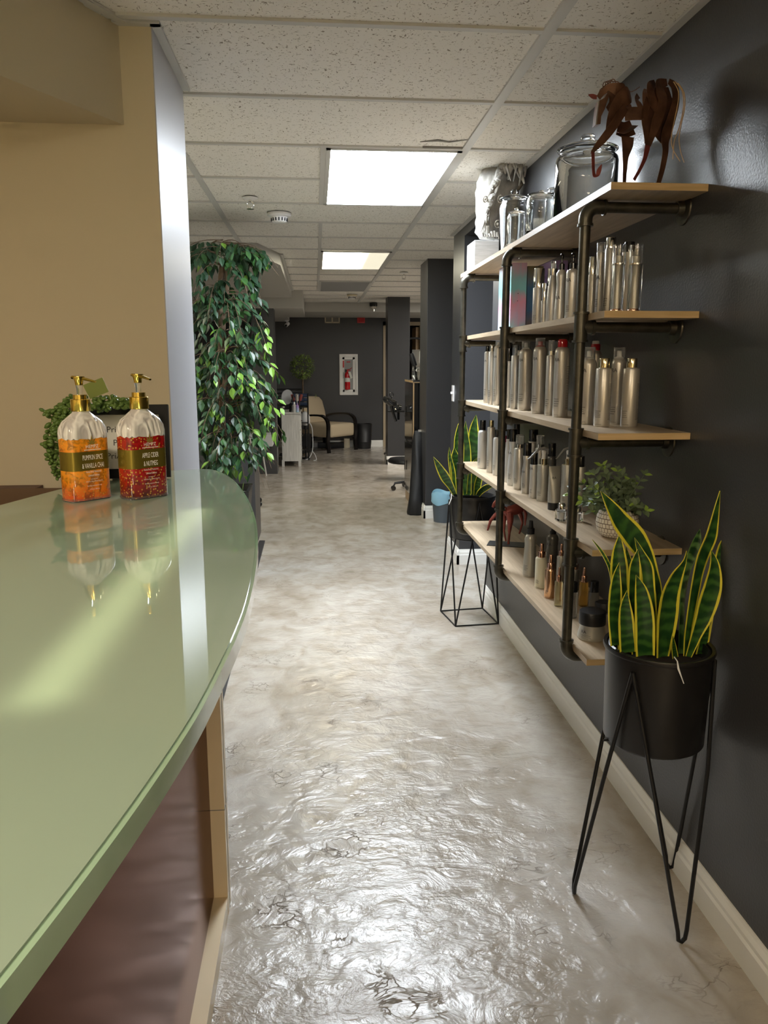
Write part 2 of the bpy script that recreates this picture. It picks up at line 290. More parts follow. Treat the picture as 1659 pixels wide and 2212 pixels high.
def m_cream():
    m = mat('whipped', (0.8, 0.78, 0.77), 0.3, coat=0.6, bump=0.0); nt = m.node_tree; b = nt.nodes['Principled BSDF']; L = nt.links.new
    tc = N(nt, 'ShaderNodeTexCoord'); mp = N(nt, 'ShaderNodeMapping'); mp.inputs['Scale'].default_value = (1, 1, 0.45); mp.inputs['Rotation'].default_value = (0.5, 0.5, 0)
    n = N(nt, 'ShaderNodeTexNoise'); n.inputs['Scale'].default_value = 45; n.inputs['Distortion'].default_value = 1.5; n.inputs['Detail'].default_value = 1
    bp = N(nt, 'ShaderNodeBump'); bp.inputs['Strength'].default_value = 1.0; bp.inputs['Distance'].default_value = 0.008
    r = N(nt, 'ShaderNodeValToRGB'); r.color_ramp.elements[0].position = 0.36; r.color_ramp.elements[0].color = (0.60, 0.57, 0.57, 1); r.color_ramp.elements[1].position = 0.55; r.color_ramp.elements[1].color = (0.92, 0.90, 0.89, 1)
    L(tc.outputs['Object'], mp.inputs['Vector']); L(mp.outputs['Vector'], n.inputs['Vector']); L(n.outputs['Fac'], bp.inputs['Height']); L(bp.outputs['Normal'], b.inputs['Normal'])
    L(n.outputs['Fac'], r.inputs['Fac']); L(r.outputs['Color'], b.inputs['Base Color'])
m_cream()
def m_knit():
    m = mat('woven_pot', (0.72, 0.66, 0.56), 0.6); nt = m.node_tree; b = nt.nodes['Principled BSDF']; L = nt.links.new
    uv = N(nt, 'ShaderNodeUVMap'); mp = N(nt, 'ShaderNodeMapping'); mp.inputs['Scale'].default_value = (34, 17, 1); L(uv.outputs[0], mp.inputs['Vector'])
    br = N(nt, 'ShaderNodeTexBrick'); br.inputs['Color1'].default_value = (0.75, 0.70, 0.60, 1); br.inputs['Color2'].default_value = (0.66, 0.60, 0.50, 1); br.inputs['Mortar'].default_value = (0.10, 0.06, 0.035, 1)
    br.inputs['Scale'].default_value = 1.0; br.inputs['Mortar Size'].default_value = 0.10; br.inputs['Mortar Smooth'].default_value = 0.6; br.inputs['Brick Width'].default_value = 1.0; br.inputs['Row Height'].default_value = 1.0
    br.offset = 0.5
    L(mp.outputs['Vector'], br.inputs['Vector']); L(br.outputs['Color'], b.inputs['Base Color'])
m_knit()

# ------------------------------------------------------------------ mesh builder
class MB:
    def __init__(s): s.bm = bmesh.new(); s.uv = s.bm.loops.layers.uv.new('UVMap')
    def box(s, lo, hi, rot=0.0, piv=None, bev=0.0):
        lo = Vector(lo); hi = Vector(hi)
        vs = [s.bm.verts.new((x, y, z)) for x in (lo.x, hi.x) for y in (lo.y, hi.y) for z in (lo.z, hi.z)]
        fs = [s.bm.faces.new([vs[i] for i in q]) for q in ((0, 1, 3, 2), (4, 6, 7, 5), (0, 4, 5, 1), (2, 3, 7, 6), (0, 2, 6, 4), (1, 5, 7, 3))]
        if rot:
            bmesh.ops.rotate(s.bm, verts=vs, cent=Vector(piv) if piv else (lo+hi)/2, matrix=Matrix.Rotation(rot, 3, 'Z'))
        if bev:
            es = list({e for f in fs for e in f.edges})
            bmesh.ops.bevel(s.bm, geom=es, offset=bev, segments=2, affect='EDGES', profile=0.6)
        return s
    def rings(s, rings, closed=False, cap=True, uvs=False):
        vr = [[s.bm.verts.new(p) for p in r] for r in rings]; n = len(vr[0]); K = len(vr)
        rng = range(K) if closed else range(K-1)
        for i in rng:
            a, b = vr[i], vr[(i+1) % K]
            for j in range(n):
                k = (j+1) % n
                try: f = s.bm.faces.new((a[j], a[k], b[k], b[j]))
                except ValueError: continue
                for lp, (u, v) in zip(f.loops, ((j/n, i/(K-1 or 1)), ((j+1)/n, i/(K-1 or 1)), ((j+1)/n, (i+1)/(K-1 or 1)), (j/n, (i+1)/(K-1 or 1)))): lp[s.uv].uv = (u, v)
        if cap and not closed:
            for r, rev in ((vr[0], True), (vr[-1], False)):
                try: s.bm.faces.new(list(reversed(r)) if rev else r)
                except ValueError: pass
        return s
    def lathe(s, prof, c=(0, 0, 0), seg=24, sx=1.0, sy=1.0, p=2.0, rot=0.0, axis=None, cap=True):
        rings = []
        M_ = None
        if axis is not None: M_ = Vector((0, 0, 1)).rotation_difference(Vector(axis).normalized()).to_matrix()
        for r, z in prof:
            ring = []
            for j in range(seg):
                a = 2*PI*j/seg; ca, sa = math.cos(a), math.sin(a)
                x = math.copysign(abs(ca)**(2/p), ca)*r*sx; y = math.copysign(abs(sa)**(2/p), sa)*r*sy
                v = Vector((x, y, z))
                if rot: v = Matrix.Rotation(rot, 3, 'Z') @ v
                if M_: v = M_ @ v
                ring.append(v + Vector(c))
            rings.append(ring)
        return s.rings(rings, cap=cap)
    def tube(s, a, b, r, r2=None, seg=12):
        return s.path([a, b], [r, r if r2 is None else r2], seg)
    def path(s, pts, r, seg=10, closed=False, flat=1.0):
        pts = [Vector(p) for p in pts]; K = len(pts); rings = []; prev = None
        for i, p in enumerate(pts):
            if closed: t = pts[(i+1) % K] - pts[i-1]
            else: t = pts[min(i+1, K-1)] - pts[max(i-1, 0)]
            t.normalize()
            if prev is None:
                up = Vector((0, 0, 1)) if abs(t.z) < 0.9 else Vector((1, 0, 0))
                u = t.cross(up).normalized()
            else:
                u = (prev - t*prev.dot(t)).normalized()
            prev = u; v = t.cross(u)
            rr = r[i] if isinstance(r, (list, tuple)) else r
            rings.append([p + u*rr*math.cos(2*PI*j/seg) + v*rr*flat*math.sin(2*PI*j/seg) for j in range(seg)])
        return s.rings(rings, closed=closed)
    def prism(s, pts, z0, z1):
        return s.rings([[Vector((x, y, z0)) for x, y in pts], [Vector((x, y, z1)) for x, y in pts]])
    def extr(s, pts, dv):
        dv = Vector(dv); return s.rings([[Vector(p) for p in pts], [Vector(p)+dv for p in pts]])
    def ribbon(s, cl, th=0.0012, uv=True, fold=0.0):
        # cl: list of (centre, half-width vector, normal); thick band
        top = []; 
        rings = []
        for c, h, n in cl:
            c = Vector(c); h = Vector(h); n = Vector(n).normalized()*th/2
            f = Vector(n).normalized()*fold*h.length
            rings.append([c-h+n+f, c-h*0.5+n+f*0.4, c+n, c+h*0.5+n+f*0.4, c+h+n+f, c+h-n+f, c+h*0.5-n+f*0.4, c-n, c-h*0.5-n+f*0.4, c-h-n+f])
        us = [0, .25, .5, .75, 1, 1, .75, .5, .25, 0]
        vr = [[s.bm.verts.new(p) for p in r] for r in rings]; K = len(vr); n_ = 10
        for i in range(K-1):
            for j in range(n_):
                k = (j+1) % n_
                f = s.bm.faces.new((vr[i][j], vr[i][k], vr[i+1][k], vr[i+1][j]))
                for lp, (u, v) in zip(f.loops, ((us[j], i), (us[k], i), (us[k], i+1), (us[j], i+1))): lp[s.uv].uv = (u, v/(K-1))
        s.bm.faces.new(list(reversed(vr[0]))); s.bm.faces.new(vr[-1])
        return s
    def leaf(s, base, d, n, L, W, mi=0, fold=0.25, droop=0.15):
        d = Vector(d).normalized(); n = Vector(n); n = (n - d*n.dot(d)); n = n.normalized() if n.length > 1e-6 else d.orthogonal().normalized()
        u = d.cross(n); base = Vector(base)
        prof = [(0, 0.0), (0.18, 0.30), (0.42, 0.5), (0.70, 0.34), (1.0, 0.0)]
        cv = [base + d*L*t - n*droop*L*t*t for t, _ in prof]
        c = [s.bm.verts.new(p) for p in cv]
        for sg in (1, -1):
            e = [s.bm.verts.new(cv[i] + u*sg*W*prof[i][1] + n*fold*W*prof[i][1]) for i in (1, 2, 3)]
            qs = [(c[0], e[0], c[1]), (c[1], e[0], e[1], c[2]), (c[2], e[1], e[2], c[3]), (c[3], e[2], c[4])]
            for q in qs:
                f = s.bm.faces.new(q if sg > 0 else tuple(reversed(q))); f.material_index = mi
        return s
    def mesh(s, name, mats, smooth=35, recalc=True):
        if recalc: bmesh.ops.recalc_face_normals(s.bm, faces=s.bm.faces)
        me = bpy.data.meshes.new(name); s.bm.to_mesh(me); s.bm.free()
        for mm in (mats if isinstance(mats, (list, tuple)) else [mats]): me.materials.append(MATS[mm])
        if smooth:
            me.polygons.foreach_set('use_smooth', [True]*len(me.polygons)); me.set_sharp_from_angle(angle=math.radians(smooth))
        return me
    def build(s, name, mats, parent=None, smooth=35, recalc=True, off=None):
        if off is not None: bmesh.ops.translate(s.bm, verts=s.bm.verts, vec=-Vector(off))
        me = s.mesh(name, mats, smooth, recalc)
        o = bpy.data.objects.new(name, me); COL.objects.link(o)
        if parent is not None: o.parent = parent
        return o
def struct(name, mb, mats, smooth=35, parent=None):
    o = mb.build(name, mats, parent, smooth)
    if parent is None: o['kind'] = 'structure'
    return o
def thing(name, label, cat, loc=(0, 0, 0), rz=0.0, group=None):
    o = bpy.data.objects.new(name, None); COL.objects.link(o); o.location = loc; o.rotation_euler = (0, 0, rz); o.empty_display_size = 0.05
    o['label'] = label; o['category'] = cat
    if group: o['group'] = group
    return o
def tag(o, label, cat, group=None):
    o['label'] = label; o['category'] = cat
    if group: o['group'] = group
    return o
TXT = {}
def text_verts(s, size):
    k = s
    if k not in TXT:
        c = bpy.data.curves.new('t', 'FONT'); c.body = s; c.size = 1.0; c.resolution_u = 2; c.align_x = 'CENTER'
        o = bpy.data.objects.new('t', c); COL.objects.link(o); bpy.context.view_layer.update()
        dg = bpy.context.evaluated_depsgraph_get(); me = bpy.data.meshes.new_from_object(o.evaluated_get(dg))
        TXT[k] = ([v.co.copy() for v in me.vertices], [list(p.vertices) for p in me.polygons])
        bpy.data.objects.remove(o); bpy.data.curves.remove(c); bpy.data.meshes.remove(me)
    vs, fs = TXT[k]
    return [(v.x*size, v.y*size) for v in vs], fs
def text_flat(s, size, fn, mb=None, xs=1.0, th=None):
    """fn(x, y) -> 3D point"""
    mb = mb or MB(); vs, fs = text_verts(s, size)
    V = [mb.bm.verts.new(fn(x*xs, y)) for x, y in vs]
    for f in fs:
        try: mb.bm.faces.new([V[i] for i in f])
        except ValueError: pass
    return mb
def wrap(r, a0, z0):
    return lambda x, y: Vector((r*math.cos(a0+x/r), r*math.sin(a0+x/r), z0+y))
def arcpatch(mb, r, a0, a1, z0, z1, th=0.0003, n=6):
    a = [[Vector((r*math.cos(a0+(a1-a0)*i/n), r*math.sin(a0+(a1-a0)*i/n), z)) for i in range(n+1)] for z in (z0, z1)]
    v0 = [mb.bm.verts.new(p) for p in a[0]]; v1 = [mb.bm.verts.new(p) for p in a[1]]
    for i in range(n): mb.bm.faces.new((v0[i], v0[i+1], v1[i+1], v1[i]))

# ================================================================== THE ROOM
G = 0.6096; XG = 0.659; Y0 = 3.55; LW = -0.43
YW0, YW1 = 2.38, 2.89            # beige wall front / end of silver return
struct('floor', MB().box((-3.0, -3.0, -0.06), (3.6, 13.7, 0.0)), 'floor', 0)
struct('ceiling', MB().box((-3.0, -3.0, CEIL+0.006), (3.6, 12.1, CEIL+0.05)), 'tile', 0)
# T-bar grid
g = MB()
def bar(x0, y0, x1, y1, wd=0.024):
    if abs(x1-x0) < 1e-6: g.box((x0-wd/2, y0, CEIL-0.002), (x0+wd/2, y1, CEIL+0.007))
    else: g.box((x0, y0-wd/2, CEIL-0.0015), (x1, y0+wd/2, CEIL+0.007))
bar(XG, -3, XG, 12.1, 0.034)
for n in (-5, -3, -2, -1, 1, 2): bar(XG+n*2*G, -3, XG+n*2*G, 12.1, 0.030)
for a, b in ((0, 2), (3, 7.0), (7, 10.7)): bar(XG-G, Y0+a*G, XG-G, Y0+b*G)
for n in range(-11, 15):
    bar(-3, Y0+n*G, 3.6, Y0+n*G)
struct('ceiling_grid', g, 'grid_white', 0)
# wall angle mouldings
t = MB()
t.box((WR-0.026, -3, CEIL-0.004), (WR, 5.82, CEIL+0.004)); struct('trim_1', t, 'grid_white', 0)
t = MB()
t.box((LW-0.001, YW0-0.02, CEIL-0.004), (LW+0.026, YW1, CEIL+0.004)); t.box((-0.53, YW0-0.024, CEIL-0.004), (LW+0.026, YW0, CEIL+0.004))
t.extr([(-0.517, YW0-0.024, CEIL-0.004), (-0.490, YW0-0.024, CEIL-0.004), (-0.490-1.6, YW0-0.024-3.0, CEIL-0.004), (-0.517-1.6, YW0-0.024-3.0, CEIL-0.004)], (0, 0, 0.008))
struct('trim_2', t, 'grid_white', 0)
# right wall with the doorway to the side hall
wr = MB(); JN, JF, WE, DH = 4.50, 5.40, 5.82, 2.258
wr.box((WR, -3, 0), (WR+0.14, JN, CEIL+0.05)); wr.box((WR, JN, DH), (WR+0.14, JF, CEIL+0.05)); wr.box((WR, JF, 0), (WR+1.6, WE, CEIL+0.05))
struct('wall_right', wr, 'charcoal_paint', 0)
struct('wall_hall', MB().box((WR+1.3, 3.4, 0), (WR+1.4, JF, CEIL+0.05)).box((WR+0.14, 3.3, 0), (WR+1.4, 3.4, CEIL+0.05)), 'charcoal_paint', 0)
def baseboard(mb, x0, y0, x1, y1, nx, ny, h=0.105):
    """runs from (x0,y0) to (x1,y1), sticks out along (nx,ny)"""
    prof = [(0, 0), (0.016, 0), (0.016, h*0.62), (0.012, h*0.70), (0.012, h*0.80), (0.006, h*0.92), (0.004, h), (0, h)]
    r0 = [Vector((x0+nx*d, y0+ny*d, z)) for d, z in prof]; r1 = [Vector((x1+nx*d, y1+ny*d, z)) for d, z in prof]
    mb.rings([r0, r1])
b = MB(); baseboard(b, WR, -3, WR, JN, -1, 0); baseboard(b, WR-0.016, JN, WR+0.14, JN, 0, 1); struct('baseboard_right', b, 'white_trim', 0)
b = MB(); baseboard(b, WR, JF-0.016, WR, WE+0.016, -1, 0, 0.11); baseboard(b, WR-0.016, JF, WR+1.29, JF, 0, -1, 0.11); struct('baseboard_hall', b, 'white_trim', 0)
# left: beige wall, silver return, soffit
wl = MB().box((-3.0, YW0, 0), (LW-0.001, YW1-0.001, CEIL+0.05)); struct('wall_left', wl, 'beige_paint', 0)
struct('trim_3', MB().box((LW-0.001, YW0-0.0005, 0), (LW+0.002, YW1, CEIL+0.004)), 'silver_paint', 0)
sof = MB(); sof.prism([(-0.517, YW0), (-0.517-1.7, YW0-3.2), (-3.0, YW0-3.2), (-3.0, YW0)], 2.068, CEIL+0.01); struct('soffit_left', sof, 'beige_paint', 0)
struct('wall_reception', MB().box((-3.1, -3, 0), (-3.0, YW0, CEIL+0.05)), 'beige_paint', 0)
struct('wall_behind', MB().box((-3.1, -3.1, 0), (3.6, -3.0, CEIL+0.05)), 'beige_paint', 0)
# left of the hall further down
struct('wall_salon_left', MB().box((-2.6, YW1, 0), (-2.5, 13.6, CEIL+0.05)), 'charcoal_paint', 0)
struct('wall_salon_right', MB().box((3.5, WE, 0), (3.6, 13.6, CEIL+0.05)), 'charcoal_paint', 0)
# back wall with doorway
bx0, bx1, bh = 1.215, 1.80, 2.06
wb = MB().box((-2.6, 13.6, 0), (bx0, 13.72, CEIL+0.05)).box((bx1, 13.6, 0), (3.6, 13.72, CEIL+0.05)).box((bx0, 13.6, bh), (bx1, 13.72, CEIL+0.05))
struct('wall_back', wb, 'charcoal_paint', 0)
b = MB(); baseboard(b, -2.5, 13.6, bx0-0.05, 13.6, 0, -1, 0.11); struct('baseboard_back', b, 'white_trim', 0)
d = MB().box((bx0-0.055, 13.575, 0), (bx0+0.005, 13.73, bh+0.06)).box((bx1-0.005, 13.575, 0), (bx1+0.055, 13.73, bh+0.06)).box((bx0-0.055, 13.575, bh), (bx1+0.055, 13.73, bh+0.06))
door = struct('door_1', d, 'tan_trim', 0)
MB().box((bx1-0.06, 13.74, 0), (bx1-0.01, 14.3, bh-0.02)).build('door_leaf', 'tan_wood', door, 0)
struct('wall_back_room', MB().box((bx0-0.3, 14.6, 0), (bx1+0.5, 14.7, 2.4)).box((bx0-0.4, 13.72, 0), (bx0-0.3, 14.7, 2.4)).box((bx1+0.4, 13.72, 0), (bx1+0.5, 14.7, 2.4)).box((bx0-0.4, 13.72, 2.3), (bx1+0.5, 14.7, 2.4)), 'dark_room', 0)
# back soffit beam + ducts on the left
struct('soffit_back', MB().box((-2.5, 12.1, 2.185), (3.5, 13.6, CEIL+0.05)), 'soffit_paint', 0)
s1 = MB().prism([(-0.43, 6.32), (-0.28, 6.9), (-0.28, 10.2), (-2.5, 10.2), (-2.5, 6.32)], 2.235, CEIL+0.01); struct('soffit_duct', s1, 'soffit_paint', 0)
s2_ = MB().box((-2.5, 10.2, 2.105), (-0.145, 12.1, CEIL+0.01)); struct('soffit_far', s2_, 'soffit_paint', 0)
s3 = MB().prism([(-2.5, 12.1), (-0.40, 12.1), (-0.40, 13.0), (-0.48, 13.3), (-2.5, 13.3)], 2.10, 2.19); struct('soffit_corner', s3, 'soffit_paint', 0)
t = MB(); t.box((-0.29, 6.9, CEIL-0.006), (-0.255, 10.2, CEIL+0.004)); struct('trim_4', t, 'grid_white', 0)
# columns
def column(nm, x0, y0, x1, y1, bb=True):
    struct('column', MB().box((x0, y0, 0), (x1, y1, CEIL+0.04), bev=0.004), 'charcoal_paint', 0)
    if bb:
        b = MB(); baseboard(b, x0, y0-0.016, x0, y1, -1, 0, 0.12); baseboard(b, x0-0.016, y0, x1, y0, 0, -1, 0.12); struct('baseboard_column', b, 'white_trim', 0)
column('a', 1.00, 7.11, 1.45, 7.58)
column('b', 1.01, 11.1, 1.32, 11.42)
column('c', -0.80, 10.25, -0.515, 10.6, False)
# low partition behind the ficus and the floor transition strip
struct('wall_partition', MB().box((-1.9, 6.1, 0), (-0.485, 6.62, 0.765), bev=0.004), 'charcoal_paint', 0)
st = MB(); st.prism([(-0.475, 2.9), (-0.415, 2.9), (-0.43, 6.25), (-0.475, 6.25)], 0, 0.012); struct('trim_5', st, 'black_rubber', 0)
# ------------------------------------------------------------------ ceiling fittings
def m_diff(name, col, st, grad=False):
    m = bpy.data.materials.new(name); m.use_nodes = True; nt = m.node_tree; b = nt.nodes['Principled BSDF']; L = nt.links.new
    b.inputs['Base Color'].default_value = (0.8, 0.8, 0.8, 1); b.inputs['Emission Color'].default_value = (*col, 1); b.inputs['Emission Strength'].default_value = st
    if grad:
        tc = N(nt, 'ShaderNodeTexCoord'); sx = N(nt, 'ShaderNodeSeparateXYZ'); L(tc.outputs['Generated'], sx.inputs[0])
        mr = N(nt, 'ShaderNodeMapRange'); mr.interpolation_type = 'SMOOTHSTEP'; mr.inputs['From Min'].default_value = 0.40; mr.inputs['From Max'].default_value = 0.72; mr.inputs['To Min'].default_value = st; mr.inputs['To Max'].default_value = 0.45
        L(sx.outputs['X'], mr.inputs['Value']); L(mr.outputs['Result'], b.inputs['Emission Strength'])
    MATS[name] = m
m_diff('diff_main', C_COOL, L_MAIN); m_diff('diff_second', (1.0, 0.93, 0.70), L_SECOND, True); m_diff('diff_warm', C_WARM, L_WARM)
def troffer(x0, y0, label, mt, on=True):
    t = thing('ceiling_light', label, 'ceiling light', (x0+G/2, y0+G, CEIL))
    f = MB(); a, b_, w_ = G/2-0.012, G-0.012, 0.02
    for lo, hi in (((-a, -b_), (a, -b_+w_)), ((-a, b_-w_), (a, b_)), ((-a, -b_), (-a+w_, b_)), ((a-w_, -b_), (a, b_))): f.box((*lo, -0.006), (*hi, 0.004))
    f.build('frame', 'grid_white', t, 0)
    MB().box((-a+w_, -b_+w_, -0.003), (a-w_, b_-w_, 0.003)).build('diffuser', mt, t, 0)
    return t
troffer(XG-G, Y0, 'large bright white ceiling light panel nearest to the camera', 'diff_main')
troffer(XG-G, Y0+5.13*G, 'smaller looking ceiling light panel further down, bright on its left half only', 'diff_second')
troffer(XG-G, Y0+9*G, 'unlit grey ceiling panel farthest down the hall', 'lens_grey')
troffer(XG-3*G-0.3, -1.6, 'warm ceiling light over the reception, behind the camera', 'diff_warm')
troffer(XG-G, -2.9, 'warm ceiling light behind the camera by the right wall', 'diff_warm')
troffer(-1.9, 4.2, 'ceiling light in the room behind the silver wall end', 'diff_second')
m_diff('diff_salon_fill', (1.0, 0.95, 0.86), L_SALON_FILL)  # for the ceiling lights added out of sight as salon fill
troffer(-1.7, 8.2, 'ceiling light of the styling area left of the dark column, out of view', 'diff_salon_fill') if False else None
troffer(2.3, 10.2, 'added unseen ceiling light far right in the styling area', 'diff_salon_fill')
troffer(2.2, 8.0, 'added unseen ceiling light over the styling area behind the end of the right wall', 'diff_salon_fill')

def sprinkler(loc, label, s=1.0):
    t = thing('fire_sprinkler', label, 'sprinkler', loc, 0.3, 'ceiling sprinklers')
    MB().lathe([(0.0, 0), (0.042*s, 0), (0.044*s, -0.003), (0.030*s, -0.010), (0.012*s, -0.012), (0, -0.012)]).build('escutcheon', 'white_plastic', t)
    f = MB().lathe([(0.009*s, -0.010), (0.009*s, -0.022)], seg=12)
    for sg in (-1, 1): f.path([(sg*0.006*s, 0, -0.02), (sg*0.018*s, 0, -0.027), (sg*0.018*s, 0, -0.045), (sg*0.004*s, 0, -0.056)], 0.003*s, 6)
    f.lathe([(0.004, -0.054), (0.020*s, -0.058), (0.021*s, -0.061), (0, -0.062)], seg=14)
    f.build('sprinkler_head', 'chrome', t)
sprinkler((-0.345, 4.62, CEIL), 'chrome fire sprinkler in the ceiling left of the big light')
sprinkler((0.905, 8.15, CEIL), 'small fire sprinkler in the ceiling beside the near dark column')
t = thing('fire_sprinkler', 'dark pendant sprinkler on the beige beam by the back wall', 'sprinkler', (0.885, 12.08, CEIL-0.005), 0, 'ceiling sprinklers')
MB().lathe([(0.0, 0), (0.06, 0), (0.06, -0.05), (0.0, -0.05)]).build('escutcheon', 'black_gloss', t)
MB().lathe([(0.0, -0.05), (0.05, -0.05), (0.055, -0.08), (0.02, -0.09), (0.02, -0.12), (0, -0.12)]).build('sprinkler_head', 'chrome', t)
def smoke(loc, label, s):
    t = thing('smoke_detector', label, 'smoke detector', loc, 0, 'smoke detectors')
    MB().lathe([(0, 0), (0.072*s, 0), (0.074*s, -0.012), (0.068*s, -0.02), (0.05*s, -0.024), (0, -0.024)], seg=28).build('base', 'cream_trim' if s < 1 else 'white_plastic', t)
    h = MB().lathe([(0.052*s, -0.022), (0.046*s, -0.050), (0.036*s, -0.056), (0, -0.056)], seg=28); o = h.build('sensor_cap', 'white_plastic', t)
    v = MB()
    for k in range(16):
        a = 2*PI*k/16
        v.box((0.046*s, -0.0035, -0.048), (0.0515*s, 0.0035, -0.030), rot=a, piv=(0, 0, 0))
    v.build('vent_slots', 'ink', o)
smoke((-0.205, 5.07, CEIL), 'white smoke detector with slotted rim on the ceiling above the ficus', 1.0)
smoke((0.50, 10.75, CEIL), 'far flat smoke detector on the ceiling past the grey panel', 0.95)
# ceiling damage: loose grid splinter and stains
c = MB(); c.path([(0.62-0.17, 3.46, CEIL+0.004), (0.52, 3.43, CEIL+0.003), (0.57, 3.45, CEIL+0.003), (0.66, 3.40, CEIL+0.003)], [0.003, 0.011, 0.007, 0.002], 6, flat=0.3)
c.box((0.47, 3.525, CEIL-0.001), (0.655, 3.532, CEIL+0.006)); tag(c.build('ceiling_crack', 'ink_soft'), 'dark chipped crack in the ceiling tile at the corner of the big light', 'crack')

# ------------------------------------------------------------------ back wall items
def wallbox(nm, label, cat, x0, x1, z0, z1, y=13.6, d=0.03):
    return thing(nm, label, cat, ((x0+x1)/2, y, (z0+z1)/2))
t = wallbox('extinguisher_cabinet', 'white recessed fire extinguisher cabinet with glazed door on the back wall', 'fire extinguisher cabinet', 0.411, 0.723, 0.893, 1.581)
f = MB(); hw, hh = 0.156, 0.344
for k, (o_, i_, dp) in enumerate(((0, 0.028, 0.03), (0.028, 0.05, 0.018))):
    a, b_ = hw-o_, hh-o_; c_, d_ = hw-i_, hh-i_
    for lo, hi in (((-a, -b_), (a, -d_)), ((-a, d_), (a, b_)), ((-a, -d_), (-c_, d_)), ((c_, -d_), (a, d_))): f.box((lo[0], -dp, lo[1]), (hi[0], 0.0, hi[1]))
f.box((-0.104, -0.012, -0.292), (0.104, 0.0, -0.255)); f.box((-0.104, -0.012, 0.255), (0.104, 0, 0.292)); f.box((-0.106, -0.012, -0.292), (-0.072, 0, 0.292)); f.box((0.072, -0.012, -0.292), (0.106, 0, 0.292))
f.build('cabinet_frame', 'white_trim', t, 0)
MB().box((-0.072, -0.002, -0.255), (0.072, 0.0, 0.255)).build('back_panel', 'grey_plastic', t, 0)
MB().box((-0.098, -0.024, 0.12), (-0.076, -0.012, 0.235)).build('red_latch', 'alarm_red', t, 0)
MB().box((-0.094, -0.03, -0.06), (-0.084, -0.012, 0.04)).build('handle', 'grey_plastic', t, 0)
MB().box((-0.035, -0.006, 0.205), (0.03, -0.003, 0.222)).build('warning_sign', 'alarm_red', t, 0)
e = thing('fire_extinguisher', 'red fire extinguisher with white tag behind the cabinet glass', 'fire extinguisher', (0.545, 13.56, 0.985))
MB().lathe([(0, 0), (0.040, 0), (0.045, 0.01), (0.045, 0.25), (0.036, 0.285), (0.016, 0.30), (0, 0.30)], sy=0.6).build('tank', 'extinguisher_red', e)
MB().lathe([(0.0455, 0.13), (0.0455, 0.20)], sy=0.62, cap=False).build('label_band', 'paper', e)
h = MB().lathe([(0.014, 0.29), (0.016, 0.33), (0.010, 0.34)]); h.path([(0, 0, 0.335), (0.05, 0, 0.345), (0.075, 0, 0.37)], 0.006, 6); h.path([(0, 0, 0.325), (0.06, 0, 0.322)], 0.005, 6); h.build('valve_handle', 'alarm_red', e)
MB().path([(-0.01, -0.01, 0.32), (-0.035, -0.01, 0.34), (-0.035, -0.02, 0.30)], 0.006, 6).build('hose', 'black_metal', e)
p_ = MB(); p_.extr([(0.01, -0.035, 0.30), (0.05, -0.035, 0.30), (0.085, -0.036, 0.20), (0.05, -0.036, 0.18)], (0, -0.002, 0)); p_.build('inspection_tag', 'paper', e, 0)
t = wallbox('wall_vent', 'small cream framed two pane vent high on the back wall', 'wall vent', 0.17, 0.425, 2.095, 2.26)
f = MB()
for lo, hi in (((-0.128, -0.085), (0.128, -0.063)), ((-0.128, 0.07), (0.128, 0.083)), ((-0.128, -0.085), (-0.106, 0.083)), ((0.106, -0.085), (0.128, 0.083)), ((-0.011, -0.085), (0.011, 0.083))): f.box((lo[0], -0.02, lo[1]), (hi[0], 0, hi[1]))
f.build('frame', 'cream_trim', t, 0)
MB().box((-0.106, -0.004, -0.063), (0.106, 0, 0.07)).build('pane', 'ink_soft', t, 0)
t = wallbox('alarm_box', 'red fire alarm box high on the back wall', 'alarm', 0.716, 0.848, 2.10, 2.235)
MB().box((-0.066, -0.04, -0.07), (0.066, 0, 0.06), bev=0.004).build('housing', 'alarm_red', t, 0)
MB().box((-0.045, -0.044, -0.05), (0.045, -0.04, 0.04)).build('cover', 'red_gloss', t, 0)
t = thing('security_camera', 'small white security camera under the beige ceiling box at the far left', 'security camera', (-0.44, 12.85, 2.10))
MB().lathe([(0, 0), (0.035, 0), (0.03, -0.02), (0.008, -0.025), (0.008, -0.05), (0, -0.05)], seg=14).build('mount', 'white_plastic', t)
MB().path([(0.02, 0.03, -0.05), (-0.01, -0.06, -0.085)], 0.028, 12).build('camera_body', 'white_plastic', t)
MB().path([(-0.008, -0.055, -0.083), (-0.014, -0.07, -0.091)], 0.020, 12).build('lens', 'black_gloss', t)
t = thing('light_switch', 'white light switch plate on the end of the dark right wall', 'light switch', (WR-0.0005, 5.74, 1.205))
MB().box((-0.006, -0.036, -0.058), (0.001, 0.036, 0.058), bev=0.002).build('plate', 'white_plastic', t, 0)
MB().box((-0.020, -0.005, -0.004), (-0.005, 0.005, 0.012)).build('toggle', 'white_plastic', t, 0)

A_ = at(400, 1100, 2, 1.175); B_ = at(10, 1530, 2, 1.175); M_ = (A_+B_)/2; dx = (B_-A_)
so_.location = (M_.x+0.02, M_.y, 2.02); so_.rotation_euler = (0, 0, math.atan2(dx.y, dx.x)); sl_.size = min(1.2, dx.length*1.0)

